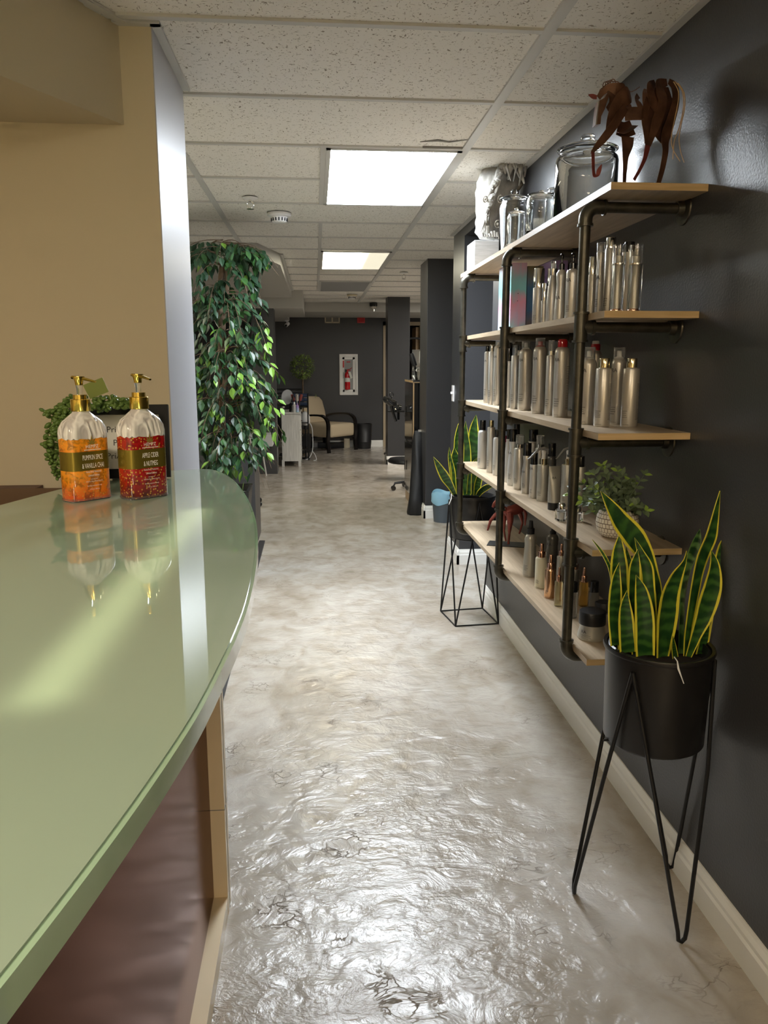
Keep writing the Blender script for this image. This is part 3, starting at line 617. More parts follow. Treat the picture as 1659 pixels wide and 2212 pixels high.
# ================================================================== THE PIPE SHELF
ST = [1.869, 1.554, 1.235, 0.915, 0.597]      # shelf tops
TH_S = 0.018; XF = 0.751; SY0, SY1 = 2.035, 4.02
PX = 0.733; POSTS = [2.165, 3.05, 3.93]; PR = 0.0145
NAMES = ['top', 'second', 'middle', 'fourth', 'lowest']
unit = thing('pipe_shelf', 'five tier wooden wall shelf carried on dark iron pipes, right of the corridor', 'shelf', (WR, SY0, 0.0))
for i, z in enumerate(ST):
    far = SY1 + (0.10 if i == 0 else 0)
    o = MB().box((XF, SY0, z-TH_S), (WR-0.0005, far, z)).build('shelf_board', 'shelf_wood', unit, 0, off=unit.location); o['label'] = 'light wood board, %s of five' % NAMES[i]
    MB().box((XF-0.0006, SY0-0.0008, z-TH_S+0.0004), (WR-0.001, SY0, z-0.0004)).build('edge_banding', 'shelf_edge', o, 0, off=unit.location)
for y in POSTS:
    ztop = ST[0]-TH_S-PR-0.004; zbot = ST[4]-TH_S-PR-0.004
    MB().tube((PX, y, zbot+0.03), (PX, y, ztop-0.03), PR, seg=16).build('upright_pipe', 'pipe', unit, off=unit.location)
    for i, z in enumerate(ST):
        zz = z-TH_S-PR-0.004
        MB().tube((PX+0.03, y, zz), (WR-0.012, y, zz), PR, seg=14).build('bracket_pipe', 'pipe', unit, off=unit.location)
        f = MB()
        if i in (0, 4):
            sg = -1 if i == 0 else 1
            pts = [Vector((PX+0.047, y, zz))]
            for k in range(9):
                a = PI/2*k/8; pts.append(Vector((PX+0.032-0.032*math.sin(a), y, zz+sg*0.032-sg*0.032*math.cos(a))))
            pts.append(Vector((PX, y, zz+sg*0.047)))
            f.path(pts, 0.0185, 16)
            f.tube(pts[0], pts[0]+Vector((0.006, 0, 0)), 0.0215, seg=16); f.tube(pts[-1]-Vector((0, 0, sg*0.004)), pts[-1]+Vector((0, 0, sg*0.003)), 0.0215, seg=16)
            f.build('elbow', 'pipe', unit, off=unit.location)
        else:
            f.tube((PX, y, zz-0.036), (PX, y, zz+0.036), 0.0185, seg=16)
            for q in (-1, 1): f.tube((PX, y, zz+q*0.038-0.003), (PX, y, zz+q*0.038+0.003), 0.0220, seg=16)
            f.tube((PX, y, zz), (PX+0.036, y, zz), 0.0175, seg=16); f.tube((PX+0.030, y, zz), (PX+0.038, y, zz), 0.0215, seg=16)
            f.build('tee', 'pipe', unit, off=unit.location)
        f = MB().lathe([(0, 0.022), (0.019, 0.022), (0.021, 0.006), (0.043, 0.004), (0.044, 0), (0, 0)], c=(WR-0.0005, y, zz), axis=(-1, 0, 0), seg=24)
        f.build('wall_flange', 'pipe', unit, off=unit.location)

# ================================================================== BOTTLES
CAPN = 'cap'
def ttl(root, r, z, s='RA', size=0.013, a=210, mt='ink'):
    text_flat(s, size*1.25, wrap(r+0.0008, math.radians(a), z)).build('lettering', mt, root, 0, recalc=False)
def lines(root, r, z0, z1, a0, a1, n, mt='ink_soft', parts=2):
    mb = MB(); rr = random.Random(int(z1*1e4)+n)
    for i in range(n):
        z = z0+(z1-z0)*i/max(1, n-1); h = (z1-z0)/max(1, n)*0.45 if n > 1 else 0.0012; h = min(h, 0.0022)
        e = a1-(a1-a0)*rr.uniform(0, 0.35)
        arcpatch(mb, r+0.0003, math.radians(a0), math.radians(e), z, z+h)
    mb.build('fine_print', mt, root, 0, recalc=False)
def body_prof(kind, R, h, rn):
    if kind == 'round': return [(0, 0), (R*0.93, 0), (R, 0.004), (R, h-R*0.75), (R*0.97, h-R*0.45), (R*0.84, h-R*0.18), (rn*1.08, h-0.002), (rn, h), (0, h)]
    if kind == 'square': return [(0, 0), (R*0.95, 0), (R, 0.003), (R, h-R*0.28), (R*0.93, h-R*0.10), (rn*1.05, h-0.002), (rn, h), (0, h)]
    if kind == 'cyl': return [(0, 0), (R*0.96, 0), (R, 0.002), (R, h-0.002), (R*0.97, h), (0, h)]
    if kind == 'hour': return [(0, 0), (R*0.97, 0), (R, 0.004), (R*0.92, h*0.25), (R*0.74, h*0.62), (R*0.70, h*0.72), (R*0.80, h*0.86), (R*0.80, h*0.93), (rn*1.1, h-0.001), (rn, h), (0, h)]
    if kind == 'wasp': return [(0, 0), (R*0.95, 0), (R, 0.004), (R, h*0.22), (R*0.93, h*0.5), (R*0.84, h*0.66), (R*0.86, h*0.80), (R*0.90, h*0.88), (R*0.80, h*0.95), (rn*1.1, h-0.001), (rn, h), (0, h)]
    if kind == 'taper': return [(0, 0), (R*0.95, 0), (R, 0.003), (R*0.98, h*0.45), (R*0.90, h*0.68), (R*0.66, h*0.88), (rn*1.05, h*0.98), (rn, h), (0, h)]
    if kind == 'slim': return [(0, 0), (R*0.96, 0), (R, 0.003), (R, h*0.45), (R*0.92, h*0.62), (R*0.68, h*0.84), (rn*1.05, h*0.99), (rn, h), (0, h)]
def bottle(name, label, loc, kind, H, R, hc, cap, rc, bm='silver', txt=None, marks=True, rz=0.0, group=None, cat='bottle'):
    t = thing(name, label, cat, loc, rz, group); hb = H-hc; rn = min(rc*0.96, R*0.98)
    prof = body_prof(kind, R, hb, rn)
    MB().lathe(prof, seg=28).build('bottle_body', bm, t, 40)
    if txt: ttl(t, (R if kind not in ('hour',) else R*0.80)+0.0002, hb*txt[1], txt[0], size=txt[2] if len(txt) > 2 else 0.013, a=txt[3] if len(txt) > 3 else 212)
    if marks and kind in ('round', 'square', 'cyl', 'wasp', 'slim'):
        lines(t, R, hb*0.16, hb*0.26, 195, 240, 4)
        lines(t, R, hb*0.035, hb*0.05, 200, 250, 1)
        if marks == 2: lines(t, R, hb*0.12, hb*0.72, 293, 330, 26)
    z = hb
    if cap == 'clear':
        o = MB().lathe([(rc, z), (rc, z+hc*0.94), (rc*0.94, z+hc), (0, z+hc), (0, z+hc-0.0015), (rc*0.9, z+hc-0.0015), (rc*0.93, z+hc*0.93), (rc*0.93, z)], seg=24, cap=False); o.build(CAPN, 'frost', t, 40)
        MB().lathe([(rc*0.80, z), (rc*0.80, z+hc*0.12), (rc*0.42, z+hc*0.2), (rc*0.40, z+hc*0.66), (rc*0.3, z+hc*0.70), (0, z+hc*0.70)], seg=16).build('nozzle', 'white_plastic', t, 40)
    elif cap == 'clearred':
        o = MB().lathe([(rc, z), (rc, z+hc*0.94), (rc*0.94, z+hc), (0, z+hc), (0, z+hc-0.0015), (rc*0.9, z+hc-0.0015), (rc*0.93, z+hc*0.93), (rc*0.93, z)], seg=24, cap=False); o.build(CAPN, 'frost', t, 40)
        MB().lathe([(rc*0.85, z), (rc*0.85, z+hc*0.1), (rc*0.5, z+hc*0.18), (rc*0.48, z+hc*0.6), (0, z+hc*0.62)], seg=16).build('nozzle', 'alarm_red', t, 40)
    elif cap == 'redcap':
        MB().lathe([(rc, z), (rc, z+hc*0.62), (rc*0.93, z+hc*0.84), (rc*0.75, z+hc*0.96), (0, z+hc)], seg=24).build(CAPN, 'red_gloss', t, 40)
    elif cap == 'rednoz':
        MB().lathe([(rc, z), (rc, z+hc*0.5), (rc*0.9, z+hc*0.66), (0, z+hc*0.68)], seg=24).build(CAPN, 'red_gloss', t, 40)
        MB().lathe([(rc*0.75, z+hc*0.66), (rc*0.70, z+hc*0.95), (rc*0.55, z+hc), (0, z+hc)], seg=20).build('nozzle', 'white_plastic', t, 40)
    elif cap in ('black', 'chromecap', 'goldcap', 'magentacap'):
        mt = {'black': 'black_gloss', 'chromecap': 'chrome', 'goldcap': 'champagne', 'magentacap': 'magenta'}[cap]
        MB().lathe([(rc, z), (rc, z+0.002), (rc*0.97, z+hc-0.002), (rc*0.93, z+hc), (0, z+hc)], seg=24).build(CAPN, mt, t, 40)
    elif cap == 'foam':
        MB().lathe([(rc*0.98, z), (rc*0.98, z+hc*0.28), (0, z+hc*0.28)], seg=24).build('collar', 'chrome', t, 40)
        MB().lathe([(rc, z+hc*0.26), (rc, z+hc*0.96), (rc*0.95, z+hc), (0, z+hc), (0, z+hc-0.0015), (rc*0.92, z+hc*0.95), (rc*0.92, z+hc*0.26)], seg=24, cap=False).build(CAPN, 'frost', t, 40)
        MB().lathe([(rc*0.3, z+hc*0.28), (rc*0.24, z+hc*0.75), (rc*0.42, z+hc*0.8), (rc*0.35, z+hc*0.9), (0, z+hc*0.9)], seg=14).build('nozzle', 'frost', t, 40)
    elif cap == 'spraycap':
        MB().lathe([(rc*1.0, z), (rc*1.0, z+hc*0.45), (0, z+hc*0.45)], seg=24).build('collar', 'chrome', t, 40)
        MB().lathe([(rc*0.85, z+hc*0.45), (rc*0.85, z+hc), (0, z+hc)], seg=24).build(CAPN, 'frost', t, 40)
        MB().lathe([(rc*0.5, z+hc*0.45), (rc*0.5, z+hc*0.85), (0, z+hc*0.85)], seg=16).build('nozzle', 'white_plastic', t, 40)
    elif cap == 'mist':      # collar + slim tip cap
        mt = 'rose_gold'
        MB().lathe([(rc, z), (rc, z+hc*0.40), (rc*0.93, z+hc*0.43), (0, z+hc*0.43)], seg=24).build('collar', mt, t, 40)
        MB().lathe([(rc*0.58, z+hc*0.43), (rc*0.52, z+hc*0.97), (rc*0.46, z+hc), (0, z+hc)], seg=20).build(CAPN, mt, t, 40)
    elif cap == 'mistblack':
        MB().lathe([(rc, z), (rc, z+hc*0.42), (rc*0.8, z+hc*0.46), (0, z+hc*0.46)], seg=24).build('collar', 'black_satin', t, 40)
        MB().lathe([(rc*0.66, z+hc*0.46), (rc*0.52, z+hc), (0, z+hc)], seg=20).build(CAPN, 'black_satin', t, 40)
    elif cap == 'pump':
        MB().lathe([(rc, z), (rc, z+hc*0.35), (rc*0.55, z+hc*0.42), (rc*0.35, z+hc*0.45), (rc*0.35, z+hc*0.7), (0, z+hc*0.7)], seg=20).build('collar', 'black_gloss', t, 40)
        q = MB().lathe([(rc*0.5, z+hc*0.68), (rc*0.62, z+hc*0.75), (rc*0.62, z+hc*0.95), (rc*0.5, z+hc), (0, z+hc)], seg=20)
        q.path([(0, 0, z+hc*0.88), (-rc*0.6, -rc*0.9, z+hc*0.9), (-rc*1.1, -rc*1.7, z+hc*0.80)], [rc*0.3, rc*0.26, rc*0.18], 8); q.build('pump_head', 'black_gloss', t, 40)
    elif cap == 'trigger':
        MB().lathe([(rc, z), (rc, z+hc*0.36), (0, z+hc*0.36)], seg=24).build('collar', 'champagne', t, 40)
        q = MB().lathe([(rc*0.55, z+hc*0.36), (rc*0.45, z+hc*0.6), (rc*0.6, z+hc*0.78), (rc*0.5, z+hc*0.86), (0, z+hc*0.86)], seg=16); q.build('nozzle', 'white_plastic', t, 40)
        L_ = rc*5.2
        v = MB().path([(rc*1.2, rc*0.5, z+hc*0.62), (rc*1.0, rc*0.3, z+hc*0.92), (0, 0, z+hc*1.0), (-L_*0.30, -rc*0.6, z+hc*0.93), (-L_*0.55, -rc*1.0, z+hc*0.68), (-L_*0.75, -rc*1.2, z+hc*0.44), (-L_*0.86, -rc*1.4, z+hc*0.38)], [rc*.25, rc*.45, rc*.5, rc*.42, rc*.3, rc*.24, rc*.12], 10, flat=0.7); v.build('trigger', 'grey_plastic', t, 40)
    return t
def place(sh, px, py, wpx, ytop, ycap=None, X=None, Y=None, cpx=None):
    """shelf index, base-centre pixel x, base front pixel y (or None), width, top and cap lines -> loc, H, R, hc, rc"""
    z = ST[sh]
    if X is not None: y = solveY(px, X, z); P = Vector((X, y, z))
    elif Y is not None: P = at(px, 0, 0, 1.0); a, b = 0.3, 1.4; 
    else: P = at(px, py, 2, z)
    if Y is not None and X is None:
        for _ in range(50):
            c = (a+b)/2
            if pj((c, Y, z))[0] < px: a = c
            else: b = c
        P = Vector(((a+b)/2, Y, z))
    dep = pj(P)[2]; Rr = wpx*dep/F/2
    if X is None and Y is None:
        dr = Vector((P.x, P.y, 0)).normalized(); P = P + dr*Rr; dep = pj(P)[2]
        Rr = wpx*dep/F/2
    P.x = min(max(P.x, XF+Rr*0.9+0.004), WR-Rr-0.004)
    def hz(yp):
        a, b = z, z+0.6
        for _ in range(40):
            c = (a+b)/2
            if pj((P.x, P.y, c))[1] > yp: a = c
            else: b = c
        return (a+b)/2 - z
    H = hz(ytop); hc = H-hz(ycap) if ycap else 0
    return P, H, Rr, hc, (cpx*dep/F/2 if cpx else Rr*0.6)
RESERVE = []
def B(sh, px, py, wpx, ytop, ycap, cpx, kind, cap, label, X=None, Y=None, **k):
    P, H, Rr, hc, rc = place(sh, px, py, wpx, ytop, ycap, X, Y, cpx)
    # nudge away from neighbours on the same shelf
    for _ in range(60):
        mv = False
        for (s2, q, r2) in RESERVE:
            if s2 != sh: continue
            dd = Vector((P.x-q.x, P.y-q.y)); dm = Rr+r2+0.0015
            if dd.length < dm:
                view = Vector((P.x, P.y)).normalized()
                away = 1 if dd.dot(view) >= 0 else -1
                P.x += view.x*away*0.004; P.y += view.y*away*0.004; mv = True
                if P.x > WR-Rr-0.003: P.x = WR-Rr-0.003; P.y += 0.004*away
                if P.x < XF+Rr: P.x = XF+Rr
        if not mv: break
    RESERVE.append((sh, P.copy(), Rr))
    nm = {'hair_spray': 1}
    name = k.pop('name', 'hairspray_can' if cap in ('clear', 'clearred', 'redcap', 'rednoz') else ('spray_bottle' if cap in ('trigger', 'spraycap', 'mist', 'mistblack') else ('pump_bottle' if cap == 'pump' else 'hair_product_bottle')))
    cat = k.pop('cat', 'spray can' if name == 'hairspray_can' else 'bottle')
    return bottle(name, label, P, kind, H, Rr, hc, cap, rc, cat=cat, group=('hair products on the %s shelf' % NAMES[sh]), **k)
T = ('RA', 0.80)
# second shelf, left of the near post
B(1, 1161, None, 24, 580, 622, 23, 'cyl', 'chromecap', 'pale cylinder bottle with tall chrome cap, leftmost bottle on the second shelf', X=0.80)
B(1, 1174, None, 13, 612, 650, 12, 'cyl', 'chromecap', 'slimmest short chrome capped bottle on the second shelf beside the wide chrome cap', X=0.785)
B(1, 1191, None, 25, 564, 595, 13, 'taper', 'spraycap', 'silver tapered spray bottle with clear cap on the second shelf', X=0.80)
B(1, 1209, None, 27, 548, 583, 12, 'hour', 'pump', 'silver waisted bottle with black pump on the second shelf', X=0.79, txt=('RA', 0.42, 0.013, 215))
B(1, 1233, None, 27, 546, 581, 14, 'round', 'pump', 'round shouldered silver pump bottle touching the near post, second shelf', X=0.80, txt=('RA', 0.74, 0.013))
B(1, 1189, None, 22, 580, 618, 21, 'cyl', 'chromecap', 'chrome capped bottle mostly hidden behind the clear capped spray, second shelf', X=0.93, marks=False)
# second shelf, right of the post
B(1, 1275, None, 17, 555, 593.5, 15, 'cyl', 'chromecap', 'pale bottle with shiny chrome cap just right of the near post, second shelf', X=0.80)
B(1, 1291, None, 20, 524, 546, 17, 'slim', 'clear', 'stepped silver can under a clear dome cap, right part of the second shelf', X=0.83, txt=('RA', 0.58, 0.013))
B(1, 1312, None, 23, 513, 536, 21, 'square', 'chromecap', 'tallest silver bottle with square chrome cap at the right of the second shelf', X=0.86)
def lipstick(px, Y, wpx, ytop, ycol, label):
    P, H, Rr, hc, rc = place(1, px, None, wpx, ytop, ycol, None, Y, wpx)
    RESERVE.append((1, P.copy(), Rr))
    t = thing('serum_bottle', label, 'bottle', P, 0, 'clear capped serum bottles on the second shelf'); hb = H-hc
    MB().lathe([(0, 0), (Rr*0.62, 0), (Rr*0.66, 0.004), (Rr*0.66, hb-0.002), (Rr*0.60, hb), (Rr*0.60, hb+hc*0.42), (Rr*0.2, hb+hc*0.46), (Rr*0.3, hb+hc*0.8), (0, hb+hc*0.8)], seg=24).build('bottle_body', 'silver_satin', t, 40)
    MB().lathe([(Rr*0.70, 0), (Rr*0.95, 0), (Rr, 0.003), (Rr, hb-0.001), (Rr*0.97, hb-0.001), (Rr*0.72, hb-0.001), (Rr*0.72, 0.003), (Rr*0.70, 0.0)], seg=24, cap=False).build('outer_shell', 'clear', t, 40)
    MB().lathe([(Rr*0.99, hb), (Rr, hb+hc), (Rr*0.86, hb+hc), (Rr*0.86, hb)], seg=24, cap=False).build('cap', 'clear', t, 40)
    MB().lathe([(Rr*0.62, hb-0.002), (Rr*1.0, hb-0.002), (Rr*1.0, hb+0.002), (Rr*0.62, hb+0.002)], seg=24).build('collar', 'chrome', t, 40)
    MB().lathe([(0, 0.0002), (Rr*0.7, 0.0002), (Rr*0.74, 0.004), (Rr*0.69, 0.008), (Rr*0.67, 0.008)], seg=24).build('foot_ring', 'rose_gold', t, 40)
lipstick(1331, 2.09, 28, 529, 571, 'left one of the two silver serum bottles in clear shells, second shelf end')
lipstick(1368, 2.08, 29, 529, 571, 'right one of the two silver serum bottles in clear shells, second shelf end')
B(1, 1352, None, 24, 523, 545, 22, 'slim', 'black', 'grey capped silver bottle standing behind the two clear serum bottles', Y=2.17, marks=False)
# gradient boxes
def carton(lo, hi, mt, nm, label, holes=False):
    c = Vector(((lo[0]+hi[0])/2, (lo[1]+hi[1])/2, lo[2])); t = thing(nm, label, 'box', c, 0, 'product boxes on the second shelf')
    o = MB().box(lo, hi, bev=0.0015).build('carton', mt, t, 0, off=c)
    return t, c
zb = ST[1]
ya = solveY(1101, 0.80, zb)
xA1 = at(1137, 640, 1, ya).x; zA = at(1101, 567, 1, ya).z; ya2 = solveY(1075, 0.80, zb)
t, c = carton((0.80, ya, zb), (xA1, ya2, zA), 'holo_box', 'gift_box', 'tall pastel pink and teal gradient gift box behind the middle post')
for k, (px, py) in enumerate(((1119, 634), (1118, 650))):
    q = at(px, py, 1, ya-0.0006); MB().lathe([(0, 0), (0.0018, 0), (0.0018, 0.001), (0, 0.001)], c=q, axis=(0, -1, 0), seg=10).build('hole', 'ink', t, off=c)
yb = solveY(1140, xA1+0.004, zb)
t, c = carton((xA1+0.004, yb+0.03, zb), (min(xA1+0.07, WR-0.006), yb+0.19, zA-0.012), 'teal_box', 'product_box', 'dark teal and bronze box right against the pastel gift box')
yc = solveY(1184, 0.93, zb)
t, c = carton((0.935, yc, zb), (1.0, yc+0.20, ST[0]-0.05), 'violet_box', 'product_box', 'violet box with script lettering behind the chrome capped bottles')
text_flat('Rev it', 0.030, lambda x, y: Vector((0.9345, yc+0.085-x, ST[0]-0.115+y)), xs=1).build('lettering', 'purple_ink', t, 0, off=c, recalc=False)
# middle shelf, left group
B(2, 1050.5, 871, 13, 747, 759, 8, 'round', 'black', 'black capped silver can, farthest on the middle shelf', txt=('RA', 0.80, 0.011))
B(2, 1060, 874.5, 14, 745, 759, 10, 'square', 'chromecap', 'slim silver bottle with pale gold cap beside the farthest can, middle shelf')
B(2, 1073, 876, 18, 736, 747, 12, 'round', 'clear', 'silver can partly hidden behind the middle post, middle shelf', txt=('RA', 0.80, 0.012))
B(2, 1097, 881, 14, 741, 780, 13, 'cyl', 'black', 'short white can with tall black cap just right of the middle post', bm='silver_cool')
B(2, 1110, 884, 17, 745, 767, 9, 'square', 'clear', 'silver bottle with narrow grey neck between the black cap and the spray cans, middle shelf', marks=2)
B(2, 1132, 887, 28, 734, 754, 19, 'round', 'clear', 'silver hairspray can with clear cap and white nozzle, left of the red nozzle can', txt=T)
B(2, 1162, 894, 29, 730, 749, 21, 'round', 'clearred', 'silver hairspray can with clear cap over a red nozzle, middle shelf', txt=T)
B(2, 1186, 897.6, 20, 735, 767, 14, 'square', 'foam', 'shorter silver mousse can with clear neck beside the red domed can', marks=2)
B(2, 1209, 902, 32, 732, 750, 21, 'round', 'redcap', 'silver hairspray can with glossy red domed cap, middle shelf', txt=('RA', 0.80), marks=2)
B(2, 1122, 880, 20, 735, 757, 15, 'round', 'black', 'dark capped can standing behind the row on the middle shelf', X=0.97, marks=False)
# middle shelf, right group
B(2, 1266, 917, 33, 750, 776, 25, 'round', 'clear', 'silver hairspray can with clear cap immediately right of the near post, middle shelf', txt=T)
B(2, 1299, 922, 34, 774, 794, 24, 'square', 'goldcap', 'left one of the two shorter gold capped bottles on the middle shelf', marks=2)
B(2, 1330, 917.5, 30, 750, 775, 25, 'round', 'clear', 'silver can with clear cap between the two gold capped bottles, middle shelf', txt=('RA', 0.80, 0.013, 212))
B(2, 1357.5, 922.5, 35, 774, 794, 22, 'square', 'goldcap', 'right one of the two shorter gold capped bottles, nearest the shelf end', marks=2)
B(2, 1279, 900, 28, 736, 757, 20, 'round', 'rednoz', 'can with red collar and white nozzle behind the clear capped can, middle shelf', X=0.96, marks=False)
# fourth shelf
B(3, 1041, 1013, 20, 907.5, 929, 13, 'round', 'black', 'silver can with black cap, farthest on the fourth shelf', bm='silver_cool')
B(3, 1059, 1022, 17, 908, 922, 10, 'square', 'goldcap', 'silver bottle with pale gold cap left of the middle post, fourth shelf', marks=2)
B(3, 1072, 1028, 17, 928, 944, 11, 'round', 'black', 'silver can half hidden by the middle post, fourth shelf', bm='silver_cool')
B(3, 1088.5, 1036.5, 11, 941, 955, 9, 'cyl', 'magentacap', 'slim bottle with magenta cap right of the middle post', bm='silver_cool')
B(3, 1096, 1042, 15, 927.6, 948, 10, 'taper', 'black', 'slim waisted silver bottle with black cap beside the magenta cap', bm='silver_cool')
B(3, 1106, 1050, 21, 927, 953.5, 17, 'slim', 'black', 'tapered white silver bottle with large black cap, fourth shelf', bm='silver_cool', txt=('RA', 0.72, 0.012))
B(3, 1120, 1058.5, 24, 939, 967, 18, 'square', 'foam', 'silver mousse bottle under a clear cap with fine print, fourth shelf', marks=2)
B(3, 1136, 1067, 21, 956.6, 984, 18, 'slim', 'black', 'narrow shouldered silver bottle with tall black cap in front, fourth shelf', txt=('RA', 0.55, 0.011))
B(3, 1151, 1077, 17, 978, 1003, 15, 'cyl', 'black', 'short pale tube left of the trigger sprayer, fourth shelf', bm='silver_cool', txt=('RA', 0.85, 0.011))
B(3, 1171, 1083.5, 25, 968, 1003.5, 17, 'cyl', 'trigger', 'silver spray bottle with grey trigger, left one of two, fourth shelf', bm='silver_satin', marks=2)
B(3, 1222, 1096, 24, 968, 1003.5, 13, 'cyl', 'trigger', 'spray bottle with grey trigger partly hidden by the near post, fourth shelf', bm='silver_satin')
B(3, 1114, 1040, 16, 916, 940, 13, 'round', 'black', 'black capped bottle behind the large black cap, back row of the fourth shelf', X=0.95, marks=False)
B(3, 1149, 1050, 22, 927.6, 953, 20, 'round', 'black', 'tall black capped bottle in the back row behind the trigger sprayer', X=0.96, marks=False)
B(3, 1164, 1050, 21, 940, 967, 17, 'square', 'foam', 'second clear capped mousse bottle, back row of the fourth shelf', X=0.93, marks=False)
B(3, 1189, 1060, 20, 957, 985, 17, 'round', 'black', 'black capped dark bottle behind the squeeze tube, back row', X=0.955, bm='gun', marks=False)
B(3, 1250, 1095, 22, 985, 1008, 16, 'cyl', 'black', 'grey bottle in the shade right of the near post, fourth shelf', X=0.93, bm='silver_satin', marks=False)
# squeeze tube on its cap
P, H, Rr, hc, rc = place(3, 1195, 1103, 29, 1007, 1088, cpx=22)
t = thing('squeeze_tube', 'silver squeeze tube standing on its black cap, fourth shelf', 'bottle', P, 0.25, 'hair products on the fourth shelf')
MB().lathe([(0, 0), (Rr*0.82, 0), (Rr*0.84, 0.003), (Rr*0.84, H*0.17), (0, H*0.17)], seg=26).build('cap', 'black_satin', t, 40)
rings = []
for k in range(9):
    u = k/8; zz = H*0.17+(H*0.83)*u; a, b_ = Rr*(0.86+0.14*u), Rr*(0.86)*(1-u**1.6)+0.0015
    rings.append([Vector((a*math.cos(2*PI*j/28), b_*math.sin(2*PI*j/28), zz)) for j in range(28)])
MB().rings(rings).build('tube_body', 'silver_satin', t, 50)
text_flat('RA', 0.012, lambda x, y: Vector((-0.010+x, -Rr*0.62, H*0.72+y))).build('lettering', 'ink', t, 0, recalc=False)
# crystal jars
def crystal(px, py, w, ytop, label, X=None, dome=True):
    P, H, Rr, hc, rc = place(3, px, py, w, ytop, X=X)
    t = thing('acrylic_jar', label, 'jar', P, 0.5, 'acrylic cosmetic jars on the fourth shelf')
    MB().lathe([(0, 0), (Rr*0.86, 0), (Rr, 0.004), (Rr, H*0.60), (Rr*0.80, H*0.66), (0, H*0.66)], seg=8, p=3).build('jar_body', 'glass', t, 20)
    MB().lathe([(0, H*0.10), (Rr*0.5, H*0.10), (Rr*0.55, H*0.5), (0, H*0.5)], seg=20).build('inner_cup', 'silver_cool', t)
    MB().lathe([(0, H*0.66), (Rr*0.70, H*0.66), (Rr*0.68, H*0.9), (Rr*0.5, H), (0, H)], seg=20).build('lid', 'chrome' if dome else 'glass', t)
crystal(1212, 1127, 24, 1086, 'clear acrylic jar with domed lid left of the near post')
crystal(1246, 1128, 22, 1093, 'clear faceted acrylic jar right of the near post')
P, H, Rr, hc, rc = place(3, 1268, 1119, 20, 1085, X=0.93)
t = thing('frosted_jar', 'frosted white jar in the shade beside the woven plant pot', 'jar', P); MB().lathe([(0, 0), (Rr, 0), (Rr, H*0.7), (0, H*0.7)]).build('jar_body', 'frost', t); MB().lathe([(0, H*0.7), (Rr*0.9, H*0.7), (Rr*0.9, H), (0, H)]).build('lid', 'white_plastic', t)
# lowest shelf
B(4, 1143, 1247, 28, 1125, 1153, 16, 'wasp', 'mistblack', 'waisted grey silver bottle with black pump, left front of the lowest shelf', bm='silver_satin', marks=2)
B(4, 1191, 1255, 28, 1141, 1153, 14, 'wasp', 'mistblack', 'dark waisted bottle with black top behind the cream spray bottle, lowest shelf', X=0.93, bm='gun', txt=('RA', 0.72, 0.013, 222), marks=False)
B(4, 1167, 1271.6, 25, 1174, 1203, 16, 'square', 'mist', 'cream spray bottle with rose gold top, lowest shelf', bm='cream_plastic')
B(4, 1187, 1293.5, 24, 1198, 1228.5, 17, 'square', 'mist', 'copper foil spray bottle with rose gold top, lowest shelf', bm='rose_foil')
B(4, 1205, 1311, 17, 1226, 1256, 10, 'cyl', 'mist', 'small clear oil bottle with gold tip left of the near post, lowest shelf', bm='pale_oil', marks=False)
B(4, 1210, 1270, 18, 1174.5, 1200, 11, 'square', 'mist', 'grey bottle with gold tip in the back row, lowest shelf', X=0.92, bm='silver_satin', marks=False)
B(4, 1236, 1336.5, 19, 1257, 1278, 17, 'cyl', 'black', 'clear square shouldered bottle with black cap right of the near post, lowest shelf', bm='smoke', txt=('RA', 0.78, 0.013, 222), marks=False)
B(4, 1240, 1290, 20, 1203, 1229, 14, 'square', 'mist', 'dark bronze bottle with gold tip behind the near post, lowest shelf', X=0.94, bm='gun', marks=False)
B(4, 1259, 1311, 19, 1226, 1257, 12, 'cyl', 'mist', 'amber oil bottle with gold tip, lowest shelf back right', bm='amber', marks=False)
B(4, 1281, 1320, 22, 1255.5, 1278, 19, 'cyl', 'black', 'smoky bottle with black cap behind the big jar, lowest shelf', bm='smoke', marks=False)
def cjar(px, py, w, ytop, ylid, label, X=None, mt='silver_satin', txt=False):
    P, H, Rr, hc, rc = place(4, px, py, w, ytop, ylid, X=X)
    if X is None: RESERVE.append((4, P.copy(), Rr))
    t = thing('hair_mask_jar', label, 'jar', P, 0, 'jars on the lowest shelf'); hb = H-hc
    MB().lathe([(0, 0), (Rr*0.93, 0), (Rr, 0.005), (Rr*0.98, hb*0.35), (Rr*0.86, hb*0.8), (Rr*0.88, hb), (0, hb)], seg=36).build('jar_body', mt, t, 50)
    MB().lathe([(0, hb), (Rr*0.94, hb), (Rr*0.95, hb+0.002), (Rr*0.93, H-0.002), (Rr*0.90, H), (0, H)], seg=36).build('lid', 'black_satin', t, 40)
    if txt:
        ttl(t, Rr*0.97, hb*0.52, 'RA', 0.011, 215); lines(t, Rr*0.99, hb*0.15, hb*0.40, 205, 250, 5)
cjar(1277, 1388, 60, 1319, 1346, 'large silver hair mask jar with black lid, front of the lowest shelf', txt=True)
cjar(1304, 1350, 40, 1300, 1322, 'black lidded jar behind the large silver jar, lowest shelf', X=0.955, mt='gun')

